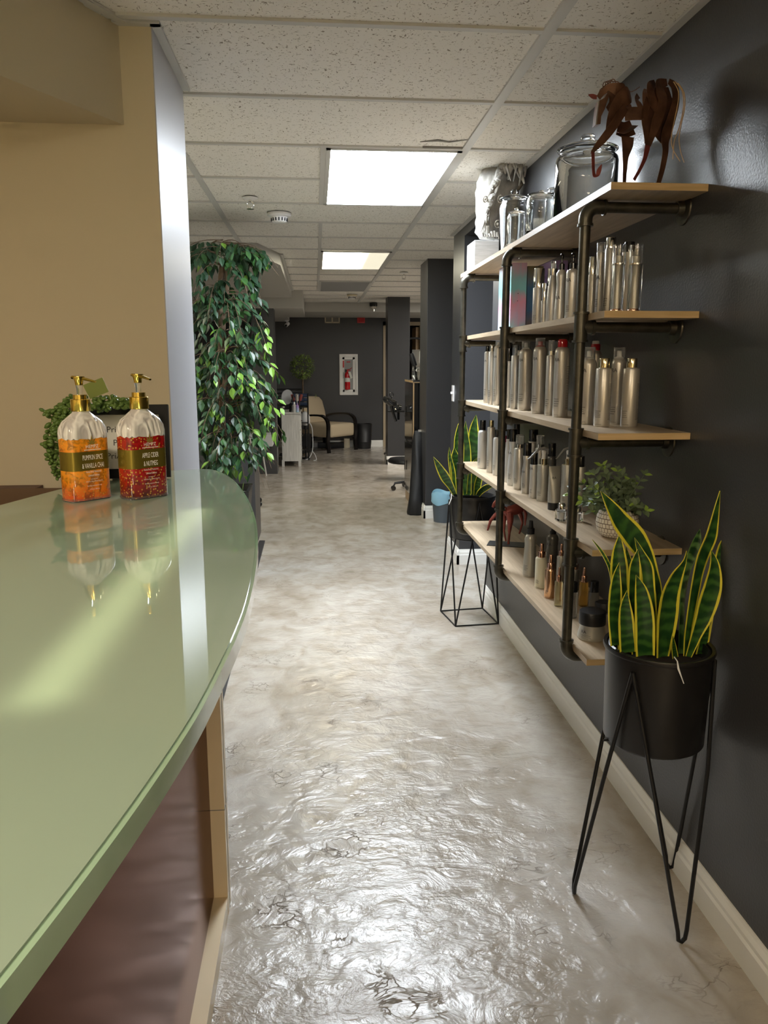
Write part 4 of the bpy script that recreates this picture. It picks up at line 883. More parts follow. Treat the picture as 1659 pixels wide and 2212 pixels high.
# ================================================================== TOP SHELF
Z1 = ST[0]
def glass_jar(px, w, yrim, ytopk, X=None, label='', Y=None):
    P, H, Rr, hc, rc = place(0, px, None, w, ytopk, yrim, X, Y)
    P.x = min(max(P.x, XF+Rr+0.002), WR-Rr-0.004)
    t = thing('glass_jar', label, 'jar', P, 0, 'clear glass jars on the top shelf'); hb = H-hc
    th = 0.0035
    MB().lathe([(0, 0), (Rr*0.93, 0), (Rr, 0.006), (Rr, hb*0.84), (Rr*0.97, hb*0.90), (Rr*0.86, hb*0.95), (Rr*0.86, hb*0.97), (Rr*0.93, hb-0.001),
                (Rr*0.86, hb-0.001), (Rr*0.80, hb*0.95), (Rr*0.92-th*0.3, hb*0.88), (Rr-th, hb*0.83), (Rr-th, 0.012), (Rr*0.85, 0.008), (0, 0.008)], seg=40).build('jar_body', 'glass', t, 50)
    kr = Rr*0.24; hk = hc*0.52
    MB().lathe([(0, hb), (Rr*0.90, hb), (Rr*0.97, hb+hc*0.06), (Rr*0.97, hb+hc*0.10), (Rr*0.80, hb+hc*0.26), (kr*0.6, hb+hc*0.42), (kr*0.5, hb+hc*0.5),
                (kr*0.8, hb+hc*0.56), (kr, hb+hc*0.74), (kr*0.8, hb+hc*0.93), (kr*0.3, hb+hc), (0, hb+hc)], seg=36).build('lid', 'glass', t, 50)
    return t
glass_jar(1262, 132, 327, 289, X=0.872, label='largest clear glass jar with knobbed lid, beside the rusty horse sculpture')
glass_jar(1165, 60, 421, 411, X=0.80, label='second glass jar from the big one, with a flat knobbed lid')
glass_jar(1197, 40, 409, 399, X=0.95, label='small glass jar half hidden behind the largest jar')
glass_jar(1106, 60, 431, 409, X=0.90, label='tall glass jar beside the white horse head')
glass_jar(1112, 38, 461, 449, X=0.785, label='smallest glass jar at the shelf front, in front of the tall jar')

# ---- rusty strip metal horse (strips placed in the plane Y = HY, bulging to either side)
HY = 2.135
def strips(root, nm, pts, mt, yo=None, th=0.0012, kw=1.0):
    """pts: (px, py, width px, y offset, lean of the band out of the plane)"""
    cl = []; P = [at(p[0], p[1], 1, HY) + Vector((0, p[3], 0)) for p in pts]
    K = len(pts)
    for i, p in enumerate(pts):
        t_ = (P[min(i+1, K-1)]-P[max(i-1, 0)]).normalized(); side = t_.cross(Vector((0, 1, 0))).normalized()
        le = p[4] if len(p) > 4 else 0.35
        h = (side*math.cos(le)+Vector((0, 1, 0))*math.sin(le))*(p[2]*kw*2.2/F/2)
        cl.append((P[i], h, t_.cross(h)))
    # smooth by Catmull-Rom
    out = []
    for i in range(K-1):
        for s in range(4):
            u = s/4; a, b, c, d = cl[max(i-1, 0)], cl[i], cl[i+1], cl[min(i+2, K-1)]
            cr = lambda p0, p1, p2, p3: 0.5*((2*p1)+(p2-p0)*u+(2*p0-5*p1+4*p2-p3)*u*u+(3*p1-p0-3*p2+p3)*u**3)
            out.append(tuple(cr(a[j], b[j], c[j], d[j]) for j in range(3)))
    out.append(cl[-1])
    return MB().ribbon(out, th).build(nm, mt, root, 45, off=root.location)
rt = at(1385, 392, 1, HY); rt.z = Z1
horse = thing('horse_sculpture', 'rusty horse sculpture of bent metal strips on the near end of the top shelf', 'sculpture', rt)
def q(x, y): return (1250+x/6.636, 150+y/6.636)
def hs(nm, L, mt='rust', **k): k.setdefault('kw', 1.45 if nm == 'body_strip' else 1.15); return strips(horse, nm, [(*q(a[0], a[1]), a[2]/6.636, a[3]*0.001, *(a[4:] or ())) for a in L], mt, **k)
# haunch bands
hs('body_strip', [(1290, 165, 60, 10), (1150, 230, 120, -8), (1120, 420, 120, -30), (1110, 560, 100, -38), (1040, 800, 110, -34), (985, 1000, 70, -28), (950, 1120, 60, -20)])
hs('body_strip', [(1110, 180, 60, 6), (990, 280, 100, -20), (960, 430, 90, -34), (1010, 600, 90, -38), (1080, 680, 60, -34)])
hs('body_strip', [(1290, 170, 60, 0), (1400, 230, 90, 10), (1440, 420, 90, 20), (1400, 640, 100, 26), (1330, 860, 120, 28), (1300, 1000, 90, 26), (1300, 1150, 70, 24), (1250, 1400, 60, 22), (1190, 1615, 50, 22)])
hs('body_strip', [(1270, 190, 150, 30), (1270, 400, 300, 38), (1230, 650, 260, 40), (1250, 850, 150, 38), (1295, 1000, 80, 30)], th=0.001)
hs('body_strip', [(900, 340, 60, 20), (830, 420, 50, 0), (815, 520, 60, -20), (850, 650, 50, -30), (900, 600, 60, -30), (930, 400, 80, -20), (980, 290, 60, 0)])
hs('body_strip', [(930, 470, 70, -30), (880, 640, 80, -36), (870, 800, 80, -36), (900, 960, 70, -32), (940, 1110, 70, -24)])
hs('body_strip', [(980, 600, 90, -20), (960, 760, 130, -26), (950, 950, 100, -24), (940, 1100, 70, -20)], th=0.001)
hs('leg', [(940, 1120, 75, -22), (925, 1200, 70, -22), (890, 1330, 50, -22), (820, 1480, 40, -22), (745, 1612, 40, -22)], 'rust_red')
# belly / barrel
hs('body_strip', [(600, 690, 130, -26), (700, 690, 130, -34), (850, 690, 130, -34)])
hs('body_strip', [(560, 900, 60, 0, 1.2), (640, 900, 80, 10, 1.2), (740, 850, 120, 20, 1.2), (840, 760, 150, 26, 1.2)])
hs('body_strip', [(620, 780, 160, 30), (720, 820, 160, 30), (840, 780, 150, 30)], th=0.001)
hs('body_strip', [(720, 520, 60, 20), (780, 540, 90, 26), (860, 600, 100, 20)])
# front far leg
hs('leg', [(750, 930, 190, 22), (745, 1060, 160, 22), (715, 1220, 90, 20), (710, 1360, 65, 20), (700, 1500, 55, 20), (698, 1610, 50, 20)])
# raised near front leg
hs('leg', [(620, 600, 90, -30), (520, 720, 110, -34), (430, 860, 110, -36), (310, 1020, 100, -34), (200, 1150, 70, -30), (130, 1240, 30, -28)])
hs('leg', [(150, 1220, 45, -28), (155, 1350, 42, -28), (158, 1480, 40, -28), (175, 1560, 45, -28), (215, 1550, 40, -28), (240, 1480, 50, -28), (275, 1400, 10, -28)], 'rust_red')
# shoulder / chest / neck
hs('body_strip', [(720, 380, 70, -10), (650, 420, 150, -30), (560, 480, 150, -34), (470, 600, 130, -34), (410, 760, 100, -30), (370, 900, 40, -20)])
hs('neck', [(680, 320, 40, 0), (600, 330, 130, -16), (500, 320, 130, -20), (400, 300, 90, -16), (320, 350, 70, -10), (270, 420, 60, -6)])
hs('neck', [(400, 330, 60, -14), (450, 420, 110, -18), (450, 530, 110, -18), (380, 600, 60, -14)])
hs('neck', [(570, 190, 60, 10), (620, 260, 120, 14), (690, 350, 80, 14)])
hs('body_strip', [(640, 590, 60, -20), (690, 520, 60, 10), (800, 500, 50, 20)])
# head
hd = MB(); hp = [(265, 470), (345, 430), (400, 340), (420, 380), (385, 480), (350, 590), (300, 690), (290, 800), (220, 815), (240, 620)]
hd.extr([at(*q(*p), 1, HY)+Vector((0, -0.012, 0)) for p in hp], (0, 0.024, 0)); hd.build('head', 'rust', horse, 30, off=horse.location)
hs('ear', [(140, 362, 12, 0), (200, 385, 60, 0), (260, 400, 50, 0)], 'rust_red')
hs('face_strip', [(262, 470, 14, -14), (245, 620, 14, -14), (222, 815, 16, -14)], 'silver')
mn = MB(); 
for k in range(4):
    c = at(*q(390+k*35, 225-k*12), 1, HY); 
    mn.path([c+Vector((0.004*k*0, 0, 0))+Vector((0.0065*math.cos(a), 0.004*math.sin(a*0.5), 0.009*math.sin(a))) for a in [2*PI*i/12 for i in range(13)]], 0.0012, 6)
mn.path([at(*q(*p), 1, HY) for p in ((270, 380), (310, 290), (390, 220), (480, 170), (560, 175), (620, 240), (670, 320))], 0.0012, 6)
mn.path([at(*q(*p), 1, HY) for p in ((690, 320), (760, 320), (820, 290), (875, 250))], 0.0011, 6)
mn.build('mane', 'rust', horse, off=horse.location)
tl = MB()
for pts in (((1340, 190), (1410, 330), (1400, 520), (1350, 760), (1310, 980), (1330, 1150), (1435, 1330)), ((1400, 210), (1490, 350), (1500, 560), (1450, 800), (1420, 1000), (1440, 1180), (1492, 1345)), ((1360, 185), (1465, 330), (1480, 560), (1420, 850), (1350, 1050), (1330, 1300))):
    P = [at(*q(*p), 1, HY)+Vector((0, -0.008, 0)) for p in pts]
    sm = []
    for i in range(len(P)-1):
        for s in range(4):
            u = s/4; a, b, c, d = P[max(i-1, 0)], P[i], P[i+1], P[min(i+2, len(P)-1)]
            sm.append(0.5*((2*b)+(c-a)*u+(2*a-5*b+4*c-d)*u*u+(3*b-a-3*c+d)*u**3))
    tl.path(sm+[P[-1]], 0.0013, 6)
tl.build('tail', 'tan_wood', horse, off=horse.location)

# ---- white driftwood style horse head on a plinth
pl0 = at(1020, 545, 0, 0.772); BY = 3.88
bust = thing('horse_head_bust', 'carved whitewashed horse head bust on a white wood block, far end of the top shelf', 'sculpture', (0.87, BY, Z1))
MB().box((-0.115, -0.09, 0), (0.055, 0.10, 0.120), bev=0.003).build('plinth', 'plinth_wood', bust, 0)
def bq(x, y, d=0.0): return at(x, y, 1, BY-0.02) - Vector((0.87, BY, Z1)) + Vector((0, d, 0))
rings = []
head = [(1058, 516, 18, 22, -.01), (1055, 502, 23, 36, -.015), (1055, 480, 22, 42, -.01), (1061, 455, 25, 52, 0), (1069, 425, 33, 62, 0.01), (1078, 400, 38, 70, 0.02), (1086, 378, 40, 70, 0.03), (1092, 358, 36, 62, 0.03), (1090, 342, 24, 44, 0.03), (1090, 334, 8, 12, 0.03)]
sc = 3.97/F
for (x, y, rx, ry, dy) in head:
    c = bq(x, y, dy+0.02)
    rings.append([c+Vector((rx*sc*math.cos(a)*1.1, ry*sc*0.42*math.sin(a), 0)) for a in [2*PI*j/26 for j in range(26)]])
hb_ = MB().rings(rings); bmesh.ops.subdivide_edges(hb_.bm, edges=hb_.bm.edges[:], cuts=1, use_grid_fill=True, smooth=0.6)
rr = random.Random(3)
for v in hb_.bm.verts:
    a = math.atan2(v.co.y, v.co.x); n = 0.0035*math.sin(a*11+v.co.z*25)+0.003*math.sin(v.co.z*140+a*3); d = Vector((v.co.x, v.co.y, 0)); v.co += d.normalized()*n if d.length else Vector((0, 0, 0))
hb_.build('head', 'whitewash', bust, 60)
nk = MB(); 
nk.rings([[bq(1086, 500-i*28)+Vector((0.035, 0.10-i*0.004, 0))+Vector(((0.075-0.004*i)*math.cos(a), 0.075*math.sin(a), 0)) for a in [2*PI*j/18 for j in range(18)]] for i in range(6)])
nk.build('neck', 'whitewash_dark', bust, 60)
mo = MB()
for i in range(38):
    u = i/37; x0 = 1088-44*u**0.75+rr.uniform(-4, 4); y0 = 334+135*u; L_ = rr.uniform(26, 52); dx = rr.uniform(-14, 2)-8*(1-u)
    p0 = bq(x0+rr.uniform(0, 10), y0, -0.03+rr.uniform(-0.03, 0.02)); p1 = bq(x0+dx*0.4, y0+L_*0.5, -0.075+0.02*u); p2 = bq(x0+dx, y0+L_, -0.045+0.02*u)
    mo.path([p0, p1, p2], [0.006, 0.012, 0.003], 8, flat=0.6)
for i in range(12):
    x0 = 1092+rr.uniform(-12, 32); y0 = rr.uniform(332, 352); L_ = rr.uniform(30, 60); mo.path([bq(x0, y0, -0.05), bq(x0+rr.uniform(-6, 10), y0+L_*0.5, -0.075), bq(x0+rr.uniform(-8, 12), y0+L_, -0.06)], [0.006, 0.011, 0.004], 8, flat=0.5)
mo.path([bq(1086, 334, 0.0), bq(1092, 329, -0.02), bq(1100, 338, -0.03)], [0.02, 0.024, 0.016], 10)
mo.build('mane', 'whitewash', bust, 60)
er = MB(); er.path([bq(1112, 362, 0.02), bq(1122, 350, 0.01), bq(1128, 342, 0), bq(1137, 337, 0)], [0.022, 0.024, 0.015, 0.002], 10, flat=0.5); er.path([bq(1116, 385, 0.03), bq(1126, 395, 0.03), bq(1122, 405, 0.04)], [0.015, 0.024, 0.012], 10); er.build('ear', 'whitewash_dark', bust, 60)
for (x, y, r_, nm) in ((1075, 436, 0.013, 'eye'), (1042, 436, 0.010, 'eye'), (1070, 488, 0.013, 'nostril')):
    c = bq(x, y, -0.052 if nm == 'nostril' else -0.062); MB().path([c+Vector((r_*math.cos(a), -0.004*math.sin(a), r_*1.2*math.sin(a))) for a in [2*PI*i/14 for i in range(14)]], 0.0035, 6, closed=True).lathe([(0, 0), (r_*0.6, 0), (r_*0.3, 0.006), (0, 0.008)], c=c, axis=(0, -1, 0), seg=12).build(nm, 'whitewash_dark', bust, 60)
mz = MB()
for i in range(9): 
    mz.path([bq(1036+i*5.2, 508+5*math.sin(i), -0.058), bq(1037+i*5.2, 516, -0.06)], [0.008, 0.007], 8)
mz.build('lips', 'whitewash', bust, 60)

# ---- small red horse figurine on the lowest shelf
Z5 = ST[4]; fy = 3.02; fx = 0.87
base = at(1094, 1176, 2, Z5)
fig = thing('horse_figurine', 'small reddish metal horse figurine on a black plate, lowest shelf', 'sculpture', (base.x, base.y, Z5))
MB().box((-0.085, -0.05, 0), (0.085, 0.05, 0.003), rot=-0.35).build('base_plate', 'black_satin', fig, 0)
def fq(x, y, d=0.0): return at(x, y, 1, base.y) - Vector((base.x, base.y, Z5)) + Vector((0, d, 0))
hp_ = MB().path([fq(1128, 1098), fq(1115, 1100), fq(1100, 1104), fq(1090, 1108)], [0.018, 0.026, 0.024, 0.016], 12); hp_.path([fq(1092, 1105), fq(1080, 1092), fq(1072, 1080)], [0.018, 0.014, 0.010], 10); hp_.path([fq(1076, 1080), fq(1068, 1088), fq(1064, 1096)], [0.011, 0.009, 0.006], 8)
hp_.build('body', 'rust_red', fig)
for pts, rr_ in (((fq(1100, 1105, -.01), fq(1101, 1125, -.01), fq(1099, 1150, -.01), fq(1097, 1180, -.005)), [0.019, 0.014, 0.006, 0.005]), ((fq(1085, 1104), fq(1070, 1112), fq(1060, 1124), fq(1053, 1146)), [0.012, 0.009, 0.007, 0.004]), ((fq(1122, 1100, .02), fq(1128, 1118, .02), fq(1131, 1132, .02), fq(1124, 1155, .02)), [0.015, 0.010, 0.005, 0.004]), ((fq(1092, 1106, .03), fq(1093, 1125, .03), fq(1092, 1150, .03), fq(1096, 1172, .03)), [0.012, 0.009, 0.005, 0.004])):
    MB().path(pts, rr_, 10).build('leg', 'rust_red', fig)
MB().path([fq(1130, 1098), fq(1136, 1110), fq(1134, 1135)], [0.006, 0.008, 0.003], 8).build('tail', 'rust_red', fig)

# ================================================================== PLANTS
def snake_leaves(root, L, conv, s, Yc, zbot, mapq, seedv):
    r_ = random.Random(seedv)
    for (pts, yo, mt) in L:
        pts = list(reversed(pts)); K = len(pts); cl = []
        P = []
        for i, p in enumerate(pts):
            x, y = mapq(p[0], p[1]); d = i/(K-1)
            P.append(at(x, y, 1, Yc + yo*(0.55+0.45*d)))
        tw = r_.uniform(-0.35, 0.35)
        for i, p in enumerate(pts):
            t_ = (P[min(i+1, K-1)]-P[max(i-1, 0)]).normalized(); side = t_.cross(Vector((0, 1, 0))).normalized()
            cl.append((P[i], (side*math.cos(tw)+Vector((0, 1, 0))*math.sin(tw))*(max(p[2], 2)*s/2*1.12), None))
        out = []
        for i in range(K-1):
            for k in range(5):
                u = k/5; a, b, c, d = cl[max(i-1, 0)], cl[i], cl[i+1], cl[min(i+2, K-1)]
                cr = lambda j: 0.5*((2*b[j])+(c[j]-a[j])*u+(2*a[j]-5*b[j]+4*c[j]-d[j])*u*u+(3*b[j]-a[j]-3*c[j]+d[j])*u**3)
                c_, h_ = cr(0), cr(1); out.append((c_, h_))
        out.append(cl[-1][:2])
        o2 = [(c_, h_, (out[min(i+1, len(out)-1)][0]-out[max(i-1, 0)][0]).cross(h_)) for i, (c_, h_) in enumerate(out)]
        o2 = [(c_, h_, n_ if n_.dot(Vector((0, -1, 0))) > 0 else -n_) for c_, h_, n_ in o2]
        o = MB().ribbon(o2, 0.0022, fold=0.22).build('leaf', mt, root, 60, off=root.location)
def planter(loc, R, z0, z1, label, name='snake_plant_pot'):
    t = thing('potted_snake_plant', label, 'potted plant', (loc[0], loc[1], z0))
    h = z1-z0
    MB().lathe([(0, 0), (R*0.93, 0), (R*0.955, 0.004), (R*1.0, h-0.006), (R*1.035, h-0.006), (R*1.05, h), (R*1.035, h+0.006), (R*0.97, h+0.004), (R*0.95, h-0.02), (R*0.94, h-0.05), (0, h-0.05)], seg=56).build('pot', 'pot_black', t, 40)
    MB().lathe([(R*0.93, h-0.02), (R*0.95, h+0.0), (R*0.90, h+0.003), (R*0.88, h-0.02)], seg=48, cap=False).build('nursery_liner', 'black_satin', t, 40)
    MB().lathe([(0, h-0.04), (R*0.94, h-0.04), (R*0.94, h-0.048), (0, h-0.048)], seg=24).build('soil', 'soil', t, 40)
    return t
NP = (0.85, 1.805); ZR = 0.720; ZB = 0.475; PRAD = 0.129
near = planter(NP, PRAD, ZB, ZR, 'large snake plant with yellow edged leaves in black pot, nearest the camera')
S3 = lambda x, y: (1200+x/3.159, 940+y/3.159)
sN = 1.95/F/3.159
LN = [
 ([(308, 382, 0), (370, 480, 70), (440, 590, 125), (530, 700, 150), (610, 820, 110), (660, 950, 80), (700, 1080, 50), (690, 1300, 50), (690, 1500, 50)], 0.03, 0),
 ([(540, 700, 0), (580, 800, 45), (620, 900, 75), (632, 1050, 80), (650, 1250, 70), (640, 1490, 60)], -0.02, 0),
 ([(437, 672, 0), (430, 780, 70), (432, 900, 105), (440, 1030, 100), (460, 1200, 90), (470, 1480, 80)], 0.02, 0),
 ([(250, 712, 0), (310, 790, 18), (350, 860, 22), (375, 930, 22), (390, 1050, 22), (410, 1420, 22)], 0.05, 0),
 ([(435, 870, 0), (415, 960, 50), (405, 1080, 80), (402, 1250, 85), (415, 1430, 80)], -0.01, 0),
 ([(560, 780, 0), (540, 880, 65), (535, 1000, 80), (530, 1150, 75), (540, 1300, 60), (545, 1490, 50)], -0.035, 0),
 ([(488, 1060, 0), (475, 1150, 60), (480, 1280, 95), (492, 1480, 100)], -0.06, 0),
 ([(550, 955, 0), (580, 1050, 70), (600, 1180, 105), (607, 1320, 115), (610, 1500, 110)], -0.08, 0),
 ([(895, 790, 0), (878, 860, 28), (820, 960, 95), (775, 1080, 135), (755, 1220, 150), (742, 1350, 135), (725, 1510, 90)], -0.07, 0),
 ([(1122, 380, 0), (1100, 480, 35), (1075, 600, 70), (1050, 700, 95), (1000, 820, 95), (965, 950, 80), (930, 1150, 70), (900, 1350, 55), (890, 1500, 50)], -0.03, 0),
 ([(985, 640, 0), (965, 720, 50), (930, 820, 60), (900, 920, 40), (870, 1080, 30), (860, 1250, 30), (855, 1490, 30)], 0.03, 1),
 ([(1062, 785, 0), (1080, 880, 60), (1070, 1000, 110), (1040, 1120, 130), (1000, 1250, 110), (955, 1370, 70), (905, 1510, 40)], -0.055, 0),
 ([(1160, 678, 0), (1145, 750, 60), (1130, 830, 80), (1110, 900, 75), (1080, 1000, 60), (1050, 1200, 55), (1000, 1480, 60)], 0.03, 0),
 ([(1040, 1180, 0), (1030, 1280, 50), (1010, 1380, 80), (985, 1490, 90)], 0.0, 0),
 ([(800, 1370, 0), (805, 1440, 30), (815, 1515, 38)], -0.085, 0),
 ([(480, 760, 0), (500, 900, 60), (520, 1100, 70), (530, 1450, 60)], 0.05, 0)]
snake_leaves(near, [(a, b_, 'snake_leaf_striped' if c_ else 'snake_leaf') for a, b_, c_ in LN], None, sN, NP[1], ZR, S3, 1)
z_ = MB(); zp = at(1461, 1432, 1, 1.675)
z_.path([zp+Vector((0.0, 0.012, 0.010)), zp+Vector((0, -0.004, 0.006)), zp+Vector((0.003, -0.006, -0.012)), zp+Vector((0.010, -0.008, -0.030)), zp+Vector((0.017, -0.010, -0.048))], [0.0015, 0.0015, 0.0026, 0.0015, 0.0012], 6)
z_.build('zip_tie', 'white_plastic', near, off=near.location)
# hairpin stand
def rod_stand_hair():
    c = Vector((NP[0], NP[1], 0)); t = thing('plant_stand', 'tall black wire stand with hairpin legs under the nearest snake plant', 'plant stand', c)
    feet = [Vector((.885, 1.643, 0))-c, Vector((.678, 1.845, 0))-c, Vector((.986, 1.928, 0))-c]
    rg = MB().path([Vector(((PRAD-0.02)*math.cos(a), (PRAD-0.02)*math.sin(a), ZB-0.004)) for a in [2*PI*i/32 for i in range(32)]], 0.003, 8, closed=True)
    rg.path([Vector((-PRAD, 0, ZB-0.005)), Vector((PRAD, 0, ZB-0.005))], 0.0028, 8); rg.build('ring', 'black_metal', t)
    ap = []
    for i in range(3):
        m_ = (feet[i]+feet[(i+1) % 3]); m_.z = 0; ap.append(m_.normalized()*(PRAD*1.0+0.0085)+Vector((0, 0, ZR-0.03)))
    for i in range(3):
        f = feet[i]; a, b_ = ap[i], ap[i-1]; out = Vector((f.x, f.y, 0)).normalized(); tg = Vector((-out.y, out.x, 0))
        if (a-b_).dot(tg) < 0: tg = -tg
        def mid(P):  # keep the rod outside the pot at its bottom
            v = P*0.62+f*0.38; h = Vector((v.x, v.y, 0)); 
            if h.length < PRAD+0.0095: h = h.normalized()*(PRAD+0.0095)
            return Vector((h.x, h.y, v.z))
        w_ = 0.013
        pts = [a, mid(a), f+tg*w_+Vector((0, 0, 0.035)), f+tg*w_*0.75+Vector((0, 0, 0.012)), f+Vector((0, 0, 0.0045)), f-tg*w_*0.75+Vector((0, 0, 0.012)), f-tg*w_+Vector((0, 0, 0.035)), mid(b_), b_]
        MB().path(pts, 0.0054, 10).build('leg', 'black_metal', t)
rod_stand_hair()
FP = (0.852, 4.19); ZRf = 0.705; ZBf = 0.478
far = planter(FP, 0.122, ZBf, ZRf, 'snake plant in black pot behind the far end of the pipe shelf')
S4 = lambda x, y: (900+x/4.2545, 860+y/4.2545)
LF = [
 ([(155, 540, 0), (200, 620, 50), (260, 720, 80), (310, 800, 60), (350, 880, 35)], -0.05),
 ([(300, 450, 0), (305, 540, 30), (330, 680, 50), (348, 880, 40)], -0.02),
 ([(345, 455, 0), (350, 560, 90), (360, 700, 100), (372, 880, 90)], 0.0),
 ([(390, 220, 0), (375, 320, 38), (362, 420, 40), (375, 600, 60), (395, 880, 60)], 0.04),
 ([(450, 210, 0), (450, 330, 45), (465, 480, 60), (460, 700, 80), (460, 890, 70)], -0.03),
 ([(548, 152, 0), (528, 270, 70), (522, 420, 100), (515, 600, 100), (510, 890, 90)], 0.02),
 ([(560, 545, 0), (520, 600, 22), (490, 700, 30), (480, 880, 40)], -0.06),
 ([(720, 800, 0), (650, 815, 50), (590, 855, 50), (560, 895, 40)], -0.07),
 ([(600, 640, 0), (580, 720, 50), (560, 800, 60), (550, 895, 50)], 0.0)]
snake_leaves(far, [(a, b_, 'snake_leaf') for a, b_ in LF], None, 4.3/F/4.2545, FP[1], ZRf, S4, 2)
zp = at(975, 1070, 1, 4.09)
MB().path([zp+Vector((0.002, 0.01, 0.006)), zp+Vector((0, 0, 0.004)), zp+Vector((0.0, -0.004, -0.016)), zp+Vector((-0.014, -0.006, -0.05))], [0.002, 0.002, 0.003, 0.0018], 6).build('zip_tie', 'white_plastic', far, off=far.location)
def rod_stand_sq():
    cn = [Vector((.744, 4.05, 0)), Vector((1.0-0.012, 4.083-0.01, 0)), Vector((.958, 4.355, 0)), Vector((.705, 4.324, 0))]
    c = Vector((FP[0], FP[1], 0)); t = thing('plant_stand', 'black geometric wire stand with square base under the far snake plant', 'plant stand', c)
    cn = [v-c+Vector((0, 0, 0.004)) for v in cn]
    MB().path([cn[0], cn[1]], 0.004, 8).path([cn[1], cn[2]], 0.004, 8).path([cn[2], cn[3]], 0.004, 8).path([cn[3], cn[0]], 0.004, 8).build('base_frame', 'black_metal', t)
    MB().path([Vector(((0.105)*math.cos(a), (0.105)*math.sin(a), ZBf-0.005)) for a in [2*PI*i/32 for i in range(32)]], 0.003, 8, closed=True).path([(-0.12, 0, ZBf-0.005), (0.12, 0, ZBf-0.005)], 0.0028, 8).build('ring', 'black_metal', t)
    for i in range(4):
        a, b_ = cn[i], cn[(i+1) % 4]; m_ = (a+b_)/2; m_.z = 0; ap = m_.normalized()*0.130+Vector((0, 0, ZRf-0.02))
        for e in (a, b_):
            v = ap*0.6+e*0.4; h = Vector((v.x, v.y, 0)); h = h if h.length > 0.131 else h.normalized()*0.131
            MB().path([e, Vector((h.x, h.y, v.z)), ap], 0.0046, 8).build('leg', 'black_metal', t)
rod_stand_sq()

# ---- potted leafy plant on the fourth shelf
P, H, Rr, hc, rc = place(3, 1331, 1168, 92, 1096)
Rr *= 0.98
P.x = min(P.x, WR-Rr-0.012)
sg_ = thing('potted_sage_plant', 'leafy green plant in a cream woven pot on the near end of the fourth shelf', 'potted plant', P)
pr_ = [(0, 0), (Rr*0.60, 0), (Rr*0.78, 0.006), (Rr*0.93, H*0.22), (Rr, H*0.48), (Rr*0.95, H*0.75), (Rr*0.78, H*0.97), (Rr*0.76, H), (Rr*0.70, H), (Rr*0.70, H*0.9), (0, H*0.9)]
pb = MB().lathe(pr_, seg=40); pb.build('pot', 'woven_pot', sg_, 60)
lf = MB(); stm = MB(); rr = random.Random(11)
for i in range(52):
    a = rr.uniform(0, 2*PI); e = rr.uniform(0.12, 1.35); L_ = rr.uniform(0.075, 0.15)*(1.0 if e > 0.6 else 0.85)
    d = Vector((math.cos(a)*math.cos(e), math.sin(a)*math.cos(e), math.sin(e)))
    if d.x > 0.3: d.x *= 0.45; L_ *= 0.8
    b0 = Vector((d.x*Rr*0.5, d.y*Rr*0.5, H*0.92)); pts = [b0+d*L_*u+Vector((0, 0, -0.015*u*u)) for u in (0, .35, .7, 1)]
    stm.path(pts, [0.0012, 0.001, 0.0009, 0.0006], 5)
    for u in (0.4, 0.6, 0.8, 1.0):
        p = b0+d*L_*u+Vector((0, 0, -0.015*u*u)); ph = rr.uniform(0, PI); o1 = d.orthogonal().normalized(); o2 = d.cross(o1)
        for sgn in ((0, PI) if u < 1 else (0, 2.1, 4.2)):
            v = (o1*math.cos(ph+sgn)+o2*math.sin(ph+sgn))*0.8+d*0.55
            lf.leaf(p, v, Vector((-0.3, -0.6, 0.8)), rr.uniform(0.020, 0.029), rr.uniform(0.011, 0.016), 1 if (rr.random() < (0.28 if u >= 1 else 0.08)) else 0, fold=0.15, droop=0.1)
lf.build('foliage', ['sage', 'sage_bright'], sg_, 0, recalc=False); stm.build('stems', 'sage', sg_)

# ---- ficus tree
ft = Vector((-0.60, 5.25, 0))
tree = thing('ficus_tree', 'tall artificial ficus tree reaching the ceiling beside the silver wall end', 'potted plant', ft)
pot = MB(); 
pot.rings([[Vector((sx*a, sy*a, z)) for sx, sy in ((-1, -1), (1, -1), (1, 1), (-1, 1))] for a, z in ((0.10, 0), (0.155, 0.60), (0.135, 0.60), (0.13, 0.56), (0.0001, 0.56))]); pot.build('pot', 'black_satin', tree, 0)
MB().path([(-0.157, -0.157, 0.602), (0.157, -0.157, 0.602), (0.157, 0.157, 0.602), (-0.157, 0.157, 0.602)], 0.004, 6, closed=True).build('pot_rim', 'chrome', tree)
def fp(x, y, d=0.0): return at(x, y, 1, 5.25) - ft + Vector((0, d, 0))
tk = MB()
T1 = [(480, 1035), (474, 950), (482, 880), (472, 800), (480, 720), (474, 650), (482, 560)]
T2 = [(486, 1035), (484, 950), (478, 880), (488, 800), (480, 720), (488, 640), (494, 560)]
def smooth(P, n=4):
    out = []
    for i in range(len(P)-1):
        for s in range(n):
            u = s/n; a, b, c, d = P[max(i-1, 0)], P[i], P[i+1], P[min(i+2, len(P)-1)]
            out.append(0.5*((2*b)+(c-a)*u+(2*a-5*b+4*c-d)*u*u+(3*b-a-3*c+d)*u**3))
    return out+[P[-1]]
p1 = smooth([fp(*p) for p in T1]); p2 = smooth([fp(x, y, 0.03*math.sin(i*1.8)) for i, (x, y) in enumerate(T2)])
tk.path(p1, [0.019]*len(p1), 8); tk.path(p2, [0.017]*len(p2), 8)
tk.build('trunk', 'bark', tree, 60)
rr = random.Random(5); tw = MB(); lf = MB()
